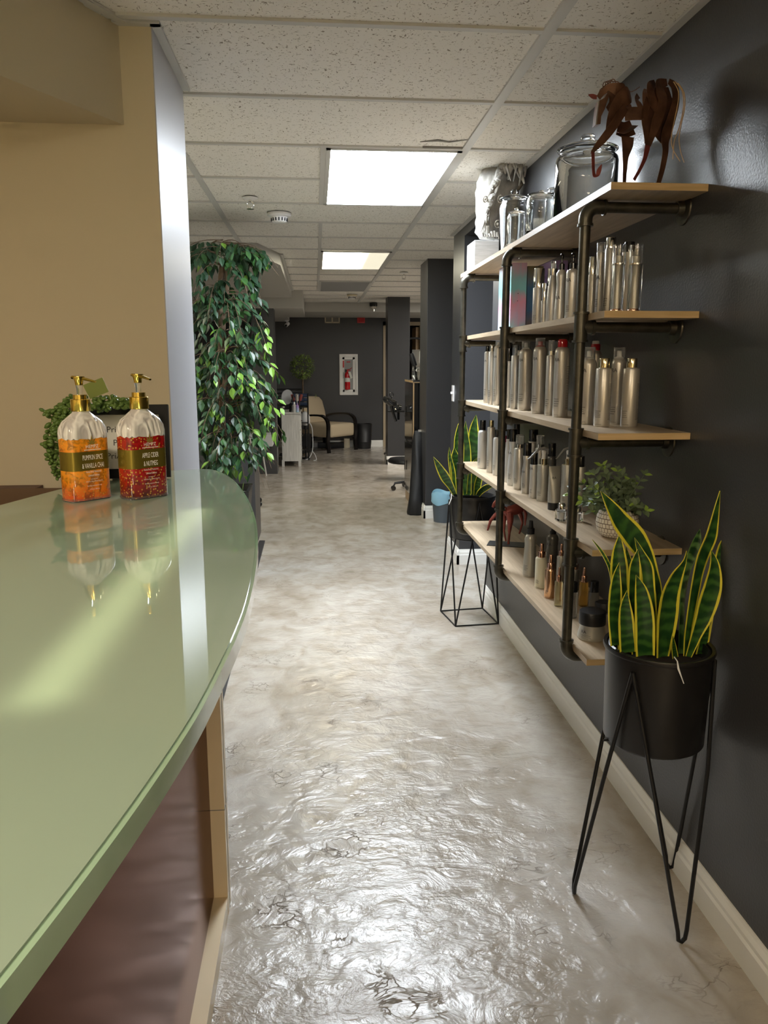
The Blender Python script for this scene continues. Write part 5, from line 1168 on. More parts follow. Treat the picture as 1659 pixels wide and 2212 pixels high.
# branches: start on trunk, arch out then hang
def right_lim(z):
    for a, b_ in (((2.30, -0.26), (2.12, -0.22)), ((2.12, -0.30), (1.95, -0.34)), ((1.95, -0.34), (1.75, -0.30)), ((1.75, -0.30), (1.50, -0.20)), ((1.50, -0.19), (1.20, -0.17)), ((1.20, -0.18), (0.98, -0.20)), ((0.98, -0.22), (0.75, -0.38)), ((0.75, -0.42), (0.55, -0.52))):
        if a[0] >= z > b_[0]: return a[1]+(b_[1]-a[1])*(a[0]-z)/(a[0]-b_[0])
    return -0.5
cnt = 0
for i in range(150):
    z0 = rr.uniform(0.78, 2.18) if i > 16 else rr.uniform(2.05, 2.2)
    a = rr.uniform(0, 2*PI) if rr.random() < 0.6 else rr.uniform(-PI*0.75, 0.1)
    d = Vector((math.cos(a), math.sin(a), 0)); L_ = rr.uniform(0.16, 0.42)
    lim = right_lim(z0) - ft.x + 0.04
    if d.x > 0.1: L_ = min(L_, max(0.1, (lim-0.02)/max(0.25, d.x)*rr.uniform(0.6, 1.0)))
    dr = rr.uniform(0.12, 0.34) if z0 < 2.05 else rr.uniform(0.05, 0.2); up = rr.uniform(0.02, 0.10) if z0 < 2.1 else rr.uniform(0.0, 0.05)
    cz = Vector((0.03, 0, z0)); pts = []
    for k in range(7):
        u = k/6; z = z0+up*math.sin(u*PI*0.6)-dr*u**2.2; pts.append(Vector((cz.x+d.x*L_*u**0.8, d.y*L_*u**0.8, min(z, CEIL-0.03))))
    tw.path(pts, [0.0035, 0.003, 0.0025, 0.002, 0.002, 0.0015, 0.001], 5)
    nl = rr.randint(9, 15)
    for k in range(nl):
        u = 0.25+0.75*k/(nl-1); j = min(5, int(u*6)); f_ = u*6-j; p = pts[j].lerp(pts[j+1], f_); 
        az = rr.uniform(0, 2*PI); out = Vector((math.cos(az), math.sin(az), 0))
        dd = (out*0.55+d*0.25+Vector((0, 0, -rr.uniform(0.35, 1.3)))).normalized()
        if (p+ft).x + dd.x*0.07 > right_lim((p+ft).z)+0.03: continue
        if (p+ft).z+dd.z*0.07 > CEIL-0.02: continue
        px_ = (p+ft).x; br = 0.03+(0.42 if px_ > -0.34 and 0.9 < p.z < 1.75 else 0.10 if p.z < 1.5 else 0.0)  # more bright leaves to the right: the lit side put into leaf colour
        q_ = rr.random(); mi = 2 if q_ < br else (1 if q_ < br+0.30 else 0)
        nrm = (out*0.9+Vector((0.0, -0.5, 0.6))).normalized()
        L2 = rr.uniform(0.055, 0.082); st_ = p+dd*0.012
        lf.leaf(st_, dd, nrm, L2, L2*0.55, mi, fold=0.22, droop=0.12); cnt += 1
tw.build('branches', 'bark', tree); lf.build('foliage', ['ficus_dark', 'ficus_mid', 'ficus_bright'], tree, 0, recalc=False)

# ================================================================== RECEPTION COUNTER
ZG = 1.175
def gp(x, y): v = at(x, y, 2, ZG); return (v.x, v.y)
edge = [gp(*p) for p in ((560, 1160),)]
right = [(250, 1028), (340, 1018), (432, 1013), (470, 1016), (505, 1036), (535, 1075), (552, 1120), (557, 1165), (553, 1225), (538, 1300), (515, 1365), (490, 1420), (440, 1520), (385, 1610), (300, 1735), (200, 1872), (100, 2003), (0, 2130)]
E_ = [Vector((*gp(*p), 0)) for p in right]
E_ = smooth(E_, 3)
out = [(v.x, v.y) for v in E_]
lx, ly = out[-1]; out += [(lx-0.01, ly-0.12), (lx-0.05, ly-0.35), (-0.9, -0.1), (-1.25, 0.3)]
fx_, fy_ = gp(0, 1090); fx2, fy2 = gp(120, 1058); out += [(-1.25, fy_-0.45), (fx_-0.2, fy_-0.17), (fx_, fy_), (fx2, fy2)]
counter = thing('reception_counter', 'reception counter with rounded green frosted glass top and bronze front panel', 'counter', (-0.6, 0.9, 0))
off = counter.location
gt = MB().prism(out, ZG-0.019, ZG-0.0012)
bmesh.ops.bevel(gt.bm, geom=[e for e in gt.bm.edges if abs(e.verts[0].co.z-e.verts[1].co.z) < 1e-6], offset=0.0012, segments=1, affect='EDGES')
gt.build('glass_top', 'glass_edge', counter, 30, off=off)
# frosted upper face inset a little from the polished rim
cx_ = sum(p[0] for p in out)/len(out); cy_ = sum(p[1] for p in out)/len(out)
ins = []
n_ = len(out)
for i, p in enumerate(out):
    a = Vector(out[i-1]); b_ = Vector(out[(i+1) % n_]); t_ = (b_-a).normalized(); nn = Vector((-t_.y, t_.x)); 
    if nn.dot(Vector((cx_, cy_))-Vector(p)) < 0: nn = -nn
    ins.append((p[0]+nn.x*0.004, p[1]+nn.y*0.004))
MB().prism(ins, ZG-0.0012, ZG).build('frosted_surface', 'glass_top', counter, 0, off=off)
bp_ = MB(); bp_.prism([(-0.285, 1.885), (-0.285, -0.6), (-0.9, -0.6), (-0.9, 1.885)], 0.055, ZG-0.045); bp_.build('front_panel', 'counter_panel', counter, 0, off=off)
tr_ = MB(); tr_.box((-0.296, 1.845, 0), (-0.249, 1.905, ZG-0.04)); tr_.box((-0.290, -0.6, 0), (-0.250, 1.859, 0.052)); tr_.box((-0.288, -0.6, ZG-0.06), (-0.262, 1.859, ZG-0.04)); tr_.build('edge_trim', 'counter_trim', counter, 0, off=off)
ln = MB(); ln.box((-0.2495, 1.873, 0.0), (-0.2482, 1.876, ZG-0.05)); ln.box((-0.2965, 1.8445, 0.30), (-0.2480, 1.906, 0.302)); ln.build('trim_joint', 'ink_soft', counter, 0, off=off)
for (x, y) in ((-0.5, 1.6), (-0.5, 0.9), (-0.5, 0.2)): MB().tube((x, y, ZG-0.046), (x, y, ZG-0.019), 0.02, seg=20).build('standoff', 'chrome', counter, off=off)
# dark red desk under the beige wall
v = at(60, 1062, 1, 2.25)
d_ = thing('desk', 'dark red wooden desk edge below the beige wall', 'desk', (-1.6, 2.1, 0))
MB().box((-0.9, -0.2, v.z-0.035), (v.x+1.6, 0.275, v.z)).build('desktop', 'dark_red_wood', d_, 0)
MB().box((-0.88, -0.1, 0), (-0.84, 0.27, v.z-0.035)).box((v.x+1.6-0.06, -0.1, 0), (v.x+1.6-0.02, 0.27, v.z-0.035)).box((-0.84, 0.24, 0.3), (v.x+1.6-0.06, 0.27, v.z-0.035)).build('side_panel', 'dark_red_wood', d_, 0)

# ---- two lotion bottles
def lotion(px, py, label, mt, l1, l2, rz, gx=0):
    P = at(px, py, 2, ZG); P.y += 0.016; dep = pj(P)[2]; s = dep/F
    t = thing('lotion_bottle', label, 'bottle', P, rz, 'pump lotion bottles on the glass counter')
    W, D, HB = 112*s/2*0.88, 112*s/2*0.54, 0.0
    hb = 190*s
    def sec(prof, seg=48, p=4.0): return MB().lathe(prof, seg=seg, sx=W, sy=D, p=p)
    z1 = hb*0.715; zb0, zb1 = hb*0.345, hb*0.555
    sec([(0, 0.002), (0.93, 0.002), (0.97, 0.006), (0.975, zb0)]).build('lotion', mt, t, 50)
    sec([(0.975, zb0), (0.975, zb1), (0.975, z1), (0, z1)]).build('lotion', mt, t, 50)
    # whipped shoulder with scalloped lower edge
    rings = []
    for (r_, z, p_) in ((0.985, z1-0.001, 4.0), (0.985, z1+hb*0.04, 4.0), (0.96, z1+hb*0.10, 3.6), (0.84, hb*0.88, 3.0), (0.62, hb*0.93, 2.6), (0.40, hb*0.975, 2.2), (0.34, hb, 2.0)):
        ring = []
        for j in range(48):
            a = 2*PI*j/48; ca, sa = math.cos(a), math.sin(a); zz = z - (0.0035*abs(math.sin(a*7)) if z < z1+0.001 else 0)
            k_ = D if r_ > 0.45 else D+(W*0.9-D)*(0.45-r_)/0.11
            ring.append(Vector((math.copysign(abs(ca)**(2/p_), ca)*r_*W, math.copysign(abs(sa)**(2/p_), sa)*r_*(k_ if r_ > 0.35 else W*0.95), zz)))
        rings.append(ring)
    MB().rings(rings).build('whipped_top', 'whipped', t, 60)
    sec([(0.982, zb0), (0.982, zb1)], p=4.0).build('gold_band', 'olive_gold', t, 50)
    MB().lathe([(0, 0), (0.96, 0), (1.0, 0.003), (1.0, 0.005), (0.975, 0.0055), (0, 0.0055)], seg=48, sx=W, sy=D, p=4).build('base_rim', 'frost', t, 50)
    # pump
    g0 = hb-0.001; rc_ = 0.0160*s/0.00089
    rc_ = 19.5*s
    MB().lathe([(rc_, g0), (rc_*1.02, g0+0.001), (rc_*1.02, g0+24*s), (rc_*0.96, g0+25*s), (rc_*0.72, g0+25*s), (rc_*0.72, g0+34*s), (rc_*0.3, g0+34.5*s), (0, g0+34.5*s)], seg=32).build('pump_collar', 'gold', t, 40)
    MB().lathe([(rc_*0.30, g0+34*s), (rc_*0.30, g0+44*s), (rc_*0.40, g0+56*s), (0, g0+56*s)], seg=18).build('pump_stem', 'frost', t, 40)
    hdm = MB().lathe([(0, g0+54*s), (rc_*0.40, g0+54*s), (rc_*0.44, g0+62*s), (rc_*0.62, g0+70*s), (rc_*0.60, g0+72*s), (0, g0+73*s)], seg=20)
    cx, sx_ = math.cos(-rz-0.0), math.sin(-rz)
    dv = Vector((0.80, -0.6, 0)) if gx else Vector((0.95, -0.25, 0)); dv = Matrix.Rotation(-rz, 3, 'Z') @ dv.normalized()
    hdm.path([-dv*rc_*0.75+Vector((0, 0, g0+70*s)), Vector((0, 0, g0+69*s)), dv*rc_*0.9+Vector((0, 0, g0+66*s)), dv*rc_*1.75+Vector((0, 0, g0+62*s)), dv*rc_*1.95+Vector((0, 0, g0+61*s))], [rc_*0.30, rc_*0.34, rc_*0.26, rc_*0.20, rc_*0.17], 10, flat=0.6)
    hdm.build('pump_head', 'gold', t, 50)
    # printing on the front face
    yf = -D*0.977-0.0006
    def sup(x):  # front surface y of the superellipse
        u = min(0.999, abs(x)/(W*0.982)); return -(D*0.982)*(1-u**4.0)**0.25-0.0004
    X0 = 0.001
    def pt(sx0): return lambda x, y: Vector((X0+x, sup(X0+x), sx0+y))
    def tx(s_, z, size, mt_, xs): text_flat(s_, size, pt(z), xs=xs).build('lettering', mt_, t, 0, recalc=False)
    tx('HEMPZ', hb*0.570+0.0035, 0.0085, 'white_ink', 0.95)
    tx(l1, hb*0.462, 0.0128, 'white_ink', 0.46); tx(l2, hb*0.370, 0.0128, 'white_ink', 0.46)
    tx('Herbal Body Moisturizer', hb*0.318, 0.0050, 'white_ink', 0.62)
    tx('Limited Edition', hb*0.277, 0.0052, 'white_ink', 0.70)
    tx('enriched with', hb*0.240, 0.0030, 'white_ink', 0.8); tx('100% Pure Natural Hemp Seed Oil', hb*0.213, 0.0033, 'white_ink', 0.72)
    tx('Hydrating moisturizer for body', hb*0.165, 0.0033, 'white_ink', 0.70); tx('17 fl. oz. / 500 mL', hb*0.125, 0.0034, 'white_ink', 0.8)
    if True:
        lm = MB()
        for k_, a in enumerate((0, 0.62, -0.62, 1.15, -1.15, 1.55, -1.55)):
            L_ = (0.017, 0.014, 0.014, 0.011, 0.011, 0.007, 0.007)[k_]; dx, dz = math.sin(a), math.cos(a); b0 = (X0, hb*0.612+0.0035)
            pp = [(0, 0), (0.35, 0.11), (0.6, 0.09), (1, 0), (0.6, -0.09), (0.35, -0.11)]
            vs = []
            for u, w_ in pp:
                x = b0[0]+dx*L_*u+dz*L_*w_; z = b0[1]+dz*L_*u-dx*L_*w_; vs.append(lm.bm.verts.new((x, sup(x)-0.0002, z)))
            lm.bm.faces.new(vs)
        lm.build('leaf_emblem', 'leaf_gold', t, 0, recalc=False)
    # row of short dashes under the name
    u_ = MB()
    for k_ in range(12):
        x = X0-0.016+k_*0.0028; vs = [u_.bm.verts.new((xx, sup(xx)-0.0001, zz)) for xx, zz in ((x, hb*0.562+0.001), (x+0.002, hb*0.562+0.001), (x+0.002, hb*0.562+0.0026), (x, hb*0.562+0.0026))]; u_.bm.faces.new(vs)
    u_.build('fine_print', 'white_ink', t, 0, recalc=False)
lotion(183, 1081, 'orange pumpkin spice lotion bottle with gold pump, left one on the glass counter', 'orange_lotion', 'PUMPKIN SPICE', '& VANILLA CHAI', 0.84)
lotion(308, 1076, 'dark red apple cider lotion bottle with gold pump, right one on the glass counter', 'red_lotion', 'APPLE CIDER', '& NUTMEG', 0.78, 1)

# ---- framed sign
fa = at(240, 1049, 2, ZG); fb = at(367, 1035, 2, ZG)
fa.y = fb.y+0.02
wdt = 0.20; ctr = Vector((fb.x-wdt*0.5*0.985, fb.y, ZG)); fr = thing('framed_sign', 'black framed printed sign leaning behind the lotion bottles', 'sign', ctr, 0.10)
fh = 0.155; bw = 0.020; til = math.radians(9)
def fv(x, y, z): return Vector((x, y*math.cos(til)+z*math.sin(til), z*math.cos(til)-y*math.sin(til)+0.003))
def fbox(x0, x1, z0, z1, y0, y1, nm, mt):
    m_ = MB().box((x0, y0, z0), (x1, y1, z1))
    for v_ in m_.bm.verts: v_.co = fv(*v_.co)
    return m_.build(nm, mt, fr, 0)
h2 = wdt/2
m_ = MB()
for a in ((-h2, h2, 0, bw), (-h2, h2, fh-bw, fh), (-h2, -h2+bw, bw, fh-bw), (h2-bw, h2, bw, fh-bw)): m_.box((a[0], -0.014, a[2]), (a[1], 0.006, a[3]))
for v_ in m_.bm.verts: v_.co = fv(*v_.co)
m_.build('frame', 'frame_black', fr, 0)
fbox(-h2+bw, h2-bw, bw, fh-bw, -0.002, 0.002, 'printed_sheet', 'paper')
for s_, z, x in (('Pri', 0.098, -0.019), ('P', 0.070, -0.012), ('PriA', 0.042, -0.015)): text_flat(s_, 0.018, lambda a, b_: fv(x+a, -0.0026, z+b_)).build('lettering', 'ink', fr, 0, recalc=False)
sp_ = MB().box((-0.03, 0.008, 0.0), (0.03, 0.012, 0.10)); 
for v_ in sp_.bm.verts: v_.co = Vector((v_.co.x, v_.co.y+0.05*(1-v_.co.z/0.10)+0.012*v_.co.z/0.1, v_.co.z))
sp_.build('easel_back', 'frame_black', fr, 0)

# ---- trailing succulent
sc_ = at(190, 1050, 2, ZG); 
suc = thing('trailing_succulent', 'trailing green bead succulent in a small pot behind the orange lotion bottle', 'potted plant', sc_)
MB().lathe([(0, 0), (0.028, 0), (0.038, 0.06), (0.041, 0.085), (0.036, 0.085), (0.034, 0.07), (0, 0.07)]).build('pot', 'grey_plastic', suc)
bd = MB(); rr = random.Random(8)
def gq(x, y, d=0.0): return at(x, y, 1, sc_.y) - sc_ + Vector((0, d, 0))
strands = [[(200, 880), (160, 868), (128, 880), (106, 915), (104, 960), (110, 990), (118, 1022)], [(190, 885), (150, 880), (122, 905), (112, 940), (115, 985), (122, 1018)], [(200, 878), (170, 860), (140, 872), (122, 900), (118, 930), (108, 960)], [(215, 880), (240, 868), (265, 866), (285, 870), (300, 880)], [(215, 885), (250, 872), (280, 872), (262, 880)], [(180, 885), (145, 890), (125, 920), (121, 960), (126, 1000), (124, 1028)], [(190, 875), (165, 858), (150, 868), (128, 880), (116, 890), (100, 888)], [(205, 880), (215, 862), (235, 860), (255, 868)], [(190, 880), (155, 895), (135, 905), (122, 940)]]
for q_, S in enumerate(strands):
    Q = smooth([gq(x, y, rr.uniform(-0.012, 0.02)) for x, y in S], 6)
    bd.path(Q, 0.0008, 4)
    for k_, p in enumerate(Q[::1]):
        for r_ in range(2):
            a = rr.uniform(0, 2*PI); d = Vector((math.cos(a), math.sin(a)*0.7, rr.uniform(-0.8, 0.5))).normalized(); sz = rr.uniform(0.0042, 0.0062)*(1.0 if p.z > 0.05 else 0.75)
            c = p+d*0.006
            if c.z < 0.004: c.z = 0.004
            bd.lathe([(0.0002, -sz*1.25), (sz*0.6, -sz*0.8), (sz*0.8, 0.1*sz), (sz*0.5, sz), (0.0002, sz*1.3)], c=c, axis=d, seg=7)
bd.build('foliage', 'succulent', suc, 60)
tg_ = MB(); c4 = [gq(x, y, -0.004) for x, y in ((180, 832), (222, 815), (236, 846), (196, 862))]; tg_.extr(c4, (0, 0.0012, 0)); tg_.build('price_tag', 'tag_green', suc, 0)
MB().path([gq(229, 845), gq(236, 852), gq(239, 862), gq(241, 868)], 0.0006, 5).build('tag_string', 'string', suc)

# ================================================================== SALON BEYOND
# beige armchair
ac = thing('armchair', 'beige armchair with curved black wooden arms by the back wall', 'armchair', (0.14, 13.12, 0), math.radians(48))
def roundbox(mb, lo, hi, bev): return mb.box(lo, hi, bev=bev)
st_ = MB(); st_.box((-0.30, -0.40, 0.24), (0.30, 0.30, 0.46), bev=0.05); st_.build('seat', 'beige_fabric', ac, 60)
bk = MB(); bk.rings([[Vector((sx*w_, y, z)) for sx, y in ((-1, y0), (-0.8, y0-0.03), (0.8, y0-0.03), (1, y0), (1, y0+0.07), (0.8, y0+0.12), (-0.8, y0+0.12), (-1, y0+0.07))] for w_, y0, z in ((0.29, 0.20, 0.22), (0.30, 0.21, 0.40), (0.31, 0.26, 0.62), (0.30, 0.31, 0.80), (0.24, 0.33, 0.865), (0.15, 0.35, 0.88))]); bk.build('backrest', 'beige_fabric', ac, 60)
for sg in (-1, 1):
    a_ = MB(); pts = smooth([Vector((sg*0.345, y, z)) for y, z in ((0.36, 0.50), (0.15, 0.575), (-0.12, 0.60), (-0.28, 0.585), (-0.37, 0.50), (-0.38, 0.34), (-0.37, 0.18), (-0.39, 0.0))], 4)
    cl = []
    for i, p in enumerate(pts):
        t_ = (pts[min(i+1, len(pts)-1)]-pts[max(i-1, 0)]).normalized(); cl.append((p, Vector((0.032, 0, 0)), t_.cross(Vector((1, 0, 0)))))
    a_.ribbon(cl, 0.030); a_.build('armrest', 'black_wood', ac, 30)
    MB().box((sg*0.345-0.025, 0.27, 0.0), (sg*0.345+0.025, 0.33, 0.55)).build('leg', 'black_wood', ac, 0)
MB().box((-0.33, -0.36, 0.215), (0.33, -0.32, 0.25)).box((-0.33, 0.26, 0.19), (0.33, 0.30, 0.24)).build('frame_rail', 'black_wood', ac, 0)
# white cabinet
wc = thing('side_cabinet', 'white grained wood cabinet with salon tools on top at the left', 'cabinet', (-0.355, 11.35, 0))
MB().box((-0.125, -0.36, 0.075), (0.125, 0.35, 0.735)).build('body', 'white_wood', wc, 0)
MB().box((-0.145, -0.38, 0.735), (0.140, 0.37, 0.758)).build('top', 'white_wood', wc, 0)
for sx in (-1, 1):
    for sy in (-1, 1): MB().box((sx*0.115-0.018, sy*0.345-0.018, 0), (sx*0.115+0.018, sy*0.345+0.018, 0.09)).build('leg', 'white_wood', wc, 0)
for z0, z1 in ((0.10, 0.29), (0.31, 0.50), (0.52, 0.71)):
    d_ = MB().box((0.126, -0.33, z0), (0.140, 0.32, z1)).build('drawer', 'white_wood', wc, 0)
    MB().lathe([(0.0, 0), (0.006, 0), (0.012, 0.014), (0.0, 0.02)], c=(0.14, 0, (z0+z1)/2), axis=(1, 0, 0), seg=12).build('knob', 'gun', d_)
TZ = 0.758
def item(nm, label, cat, x, y, z=TZ, rz=0, group=None): return thing(nm, label, cat, (x, y, z), rz, group)
gr = 'salon tools on the white cabinet'
t = item('brush_holder', 'clear cup of silver combs and brushes on the white cabinet', 'brush holder', -0.265, 11.15, group=gr)
MB().lathe([(0, 0), (0.04, 0), (0.045, 0.12), (0.041, 0.12), (0.037, 0.005), (0, 0.005)], seg=20).build('cup', 'clear', t)
for k in range(4):
    a = k*1.6; d = Vector((math.cos(a)*0.28, math.sin(a)*0.28, 1)).normalized(); q1 = MB().path([Vector((0, 0, 0.01))+d*0.0, d*0.16], 0.006, 8); q1.path([d*0.16, d*0.25], [0.022, 0.020], 10); q1.build('brush', 'silver' if k % 2 else 'rust_red', t)
t = item('hair_mirror', 'dark oval hand mirror leaning on the white cabinet', 'mirror', -0.40, 11.2, group=gr)
MB().path([(0.06, 0, 0.01), (0.03, 0, 0.10)], 0.012, 8).build('handle', 'black_satin', t); MB().lathe([(0, 0), (0.08, 0), (0.085, 0.006), (0.08, 0.012), (0, 0.012)], c=(-0.005, 0, 0.20), axis=(0.35, -1, 0.3), sy=1.3).build('mirror_face', 'lens_grey', t)
t = item('spray_bottle', 'small white topped spray bottle among the tools on the white cabinet', 'bottle', -0.30, 11.02, group=gr); MB().lathe([(0, 0), (0.03, 0), (0.03, 0.09), (0.012, 0.11), (0, 0.11)]).build('bottle_body', 'silver_cool', t); MB().lathe([(0.012, 0.11), (0.012, 0.14), (0, 0.14)]).build('cap', 'white_plastic', t)
t = item('curling_iron', 'black curling iron standing among the tools on the white cabinet', 'hair tool', -0.36, 11.08, group=gr); MB().path([(0, 0, 0), (0.02, 0, 0.12)], 0.018, 10).build('handle', 'black_gloss', t); MB().path([(0.02, 0, 0.12), (0.05, 0.02, 0.24)], 0.010, 10).build('barrel', 'chrome', t)
t = item('jar', 'small clear jar at the left front of the white cabinet', 'jar', -0.455, 11.02, group=gr); MB().lathe([(0, 0), (0.022, 0), (0.022, 0.06), (0, 0.06)]).build('jar_body', 'glass', t); MB().lathe([(0, 0.06), (0.024, 0.06), (0.024, 0.08), (0, 0.08)]).build('lid', 'silver', t)
t = item('perfume_bottle', 'purple tinted bottle at the right front of the white cabinet', 'bottle', -0.258, 11.01, group=gr); MB().lathe([(0, 0), (0.022, 0), (0.02, 0.09), (0.01, 0.10), (0.01, 0.12), (0, 0.12)]).build('bottle_body', 'violet_box', t)
# towel rack behind
tr = thing('towel_trolley', 'black trolley with rolled navy towels beyond the white cabinet', 'trolley', (-0.25, 11.90, 0))
f = MB()
for sx in (-0.13, 0.13):
    for sy in (-0.2, 0.2): f.tube((sx, sy, 0), (sx, sy, 0.98), 0.010, seg=8)
for z in (0.15, 0.55, 0.78):
    f.box((-0.13, -0.2, z), (0.13, 0.2, z+0.012))
f.build('frame', 'black_metal', tr)
k = 0
for z in (0.80, 0.862, 0.924):
    for y in (-0.12,):
        k += 1
        o = thing('rolled_towel', ('lowest', 'middle', 'topmost')[k-1]+' rolled navy towel in the trolley stack behind the white cabinet', 'towel', (-0.25, 11.90-0.10, z+0.0), 0, 'rolled navy towels')
        MB().lathe([(0.01, -0.14), (0.028, -0.138), (0.031, 0), (0.028, 0.138), (0.01, 0.14)], c=(0, 0, 0.031), axis=(1, 0, 0), seg=16).build('roll', 'navy_cloth', o)
# ribbed black salon chair back
rc = thing('salon_chair', 'black salon chair with ribbed back beyond the tool cabinet', 'chair', (-0.42, 12.60, 0), 0.2)
f = MB()
for i in range(7): f.path([(-0.2, -0.02, 0.66+i*0.06), (0, 0.02, 0.66+i*0.06), (0.2, -0.02, 0.66+i*0.06)], 0.020, 8, flat=0.7)
f.build('backrest', 'black_satin', rc)
MB().box((-0.22, -0.45, 0.42), (0.22, 0.0, 0.50), bev=0.02).build('seat', 'black_satin', rc)
MB().tube((0, -0.2, 0.03), (0, -0.2, 0.42), 0.03).lathe([(0, 0), (0.22, 0), (0.2, 0.03), (0, 0.04)], c=(0, -0.2, 0)).build('base', 'chrome', rc)
MB().path([(0.18, 0.0, 0.66), (0.2, -0.1, 0.62), (0.2, -0.2, 0.5)], 0.014, 8).path([(-0.18, 0.0, 0.66), (-0.2, -0.1, 0.62), (-0.2, -0.2, 0.5)], 0.014, 8).build('back_bracket', 'black_metal', rc)
# hanging white bag + cord
t = thing('white_hood_dryer', 'white rounded appliance with a dangling cord beside the white cabinet', 'appliance', (-0.165, 11.9, 0.52))
MB().lathe([(0, -0.02), (0.05, -0.01), (0.075, 0.05), (0.07, 0.12), (0.04, 0.18), (0, 0.20)], seg=20).build('housing', 'white_plastic', t)
MB().path(smooth([Vector(p) for p in ((0.05, 0, 0.05), (0.10, -0.02, -0.05), (0.11, -0.02, -0.25), (0.10, -0.05, -0.40), (0.05, -0.1, -0.50), (0.0, -0.15, -0.514))], 4), 0.006, 6).path(smooth([Vector(p) for p in ((0.10, -0.05, -0.40), (0.14, -0.1, -0.45), (0.16, -0.2, -0.51), (0.12, -0.3, -0.514))], 4), 0.006, 6).build('cord', 'white_plastic', t)
MB().tube((0, 0, -0.52), (0, 0, 0.0), 0.012, seg=10).lathe([(0, -0.52), (0.07, -0.52), (0.06, -0.50), (0, -0.50)]).build('stand', 'black_metal', t)
# topiary
tp = thing('topiary_ball', 'round leafy topiary ball on a thin stem against the back wall', 'potted plant', (-0.205, 12.78, 0))
MB().tube((0, 0, 0.3), (0, 0, 1.32), 0.012, seg=8).build('stem', 'bark', tp); MB().lathe([(0, 0), (0.10, 0), (0.13, 0.30), (0.11, 0.30), (0, 0.28)]).build('pot', 'black_satin', tp)
lf = MB(); rr = random.Random(2)
for i in range(900):
    d = Vector((rr.gauss(0, 1), rr.gauss(0, 1), rr.gauss(0, 1))).normalized(); c = Vector((0, 0, 1.372))+d*0.192*rr.uniform(0.72, 1.0); e = (d+Vector((rr.gauss(0, .5), rr.gauss(0, .5), rr.gauss(0, .5)))).normalized()
    lf.leaf(c, e, d.cross(Vector((rr.random(), 1, 0))), rr.uniform(0.025, 0.04), 0.022, 1 if rr.random() < 0.25 else 0)
lf.build('foliage', ['topiary', 'sage_bright'], tp, 0, recalc=False)
gp_ = thing('grass_plant', 'small spiky grass plant peeking over the armchair back', 'potted plant', (-0.10, 13.49, 0))
MB().lathe([(0, 0), (0.05, 0), (0.07, 0.65), (0.06, 0.65), (0, 0.62)]).build('pot', 'black_satin', gp_)
lf = MB()
for i in range(26):
    a = rr.uniform(0, 2*PI); lf.leaf((0, 0, 0.62), (math.cos(a)*0.4, math.sin(a)*0.4, 1), (math.sin(a), math.cos(a), 0), rr.uniform(0.2, 0.33), 0.02)
lf.build('foliage', 'sage_bright', gp_, 0, recalc=False)
# black bin
t = thing('trash_bin', 'black ribbed round bin beside the armchair at the back wall', 'bin', (0.80, 13.32, 0))
MB().lathe([(0, 0), (0.125, 0), (0.135, 0.12), (0.132, 0.125), (0.14, 0.25), (0.137, 0.255), (0.145, 0.42), (0.135, 0.42), (0.12, 0.02), (0, 0.02)], seg=28).build('bin_body', 'black_satin', t)
# white bench leg bits under the armchair
t = thing('floor_box', 'low cream box on the floor behind the armchair legs', 'box', (0.35, 13.45, 0)); MB().box((-0.33, -0.06, 0.0), (0.12, 0.06, 0.09), bev=0.004).build('carton', 'black_satin', t); MB().box((0.121, -0.05, 0.0), (0.22, 0.06, 0.16), bev=0.004).build('end_block', 'cream_trim', t)
# tall cabinet on the right
tc_ = thing('tall_cabinet', 'tall black cabinet with gold edging behind the near dark column', 'cabinet', (1.15, 7.97, 0))
MB().box((-0.20, -0.33, 0.09), (0.20, 0.33, 1.235)).build('body', 'black_gloss', tc_, 0)
MB().box((-0.21, -0.345, 1.235), (0.21, 0.34, 1.258)).build('top', 'black_satin', tc_, 0)
MB().box((-0.213, -0.348, 1.238), (-0.209, 0.342, 1.257)).box((-0.209, -0.349, 1.238), (0.21, -0.345, 1.243)).box((-0.207, -0.337, 0.09), (-0.195, -0.329, 1.235)).build('gold_edging', 'tan_wood', tc_, 0)
MB().box((-0.20, -0.33, 0), (0.20, 0.33, 0.09)).build('plinth', 'tan_wood', tc_, 0)
for z0, z1 in ((0.11, 0.62), (0.64, 1.22)):
    d_ = MB().box((-0.212, -0.32, z0), (-0.2005, 0.32, z1)).build('door', 'black_gloss', tc_, 0)
    MB().tube((-0.222, 0.22, (z0+z1)/2-0.05), (-0.222, 0.22, (z0+z1)/2+0.05), 0.005, seg=8).build('handle', 'chrome', d_)
t = thing('fish_bowl', 'round glass bowl on the tall black cabinet', 'bowl', (1.015, 7.74, 1.258))
MB().lathe([(0, 0), (0.045, 0), (0.05, 0.004), (0.078, 0.05), (0.075, 0.095), (0.050, 0.125), (0.058, 0.135), (0.053, 0.135), (0.045, 0.122), (0.070, 0.09), (0.072, 0.05), (0.045, 0.008), (0, 0.008)], seg=32).build('bowl_body', 'glass', t)
t = thing('round_brush', 'thick black round brush leaning out of the bowl on the tall cabinet', 'brush', (0.98, 7.72, 1.268)); MB().path([(0.01, 0, 0.0), (-0.01, 0, 0.13)], 0.010, 10).build('handle', 'black_gloss', t); MB().path([(-0.01, 0, 0.13), (-0.03, 0, 0.19), (-0.045, 0, 0.25)], [0.024, 0.028, 0.024], 14).build('bristle_head', 'black_satin', t)
t = thing('round_brush', 'silver round brush standing in the bowl on the tall cabinet', 'brush', (1.035, 7.73, 1.268)); MB().path([(0, 0, 0.0), (0, 0, 0.15)], 0.010, 10).build('handle', 'silver', t); MB().path([(0, 0, 0.15), (0, 0, 0.17), (0.002, 0, 0.27)], [0.018, 0.024, 0.022], 14).build('bristle_head', 'silver_cool', t)
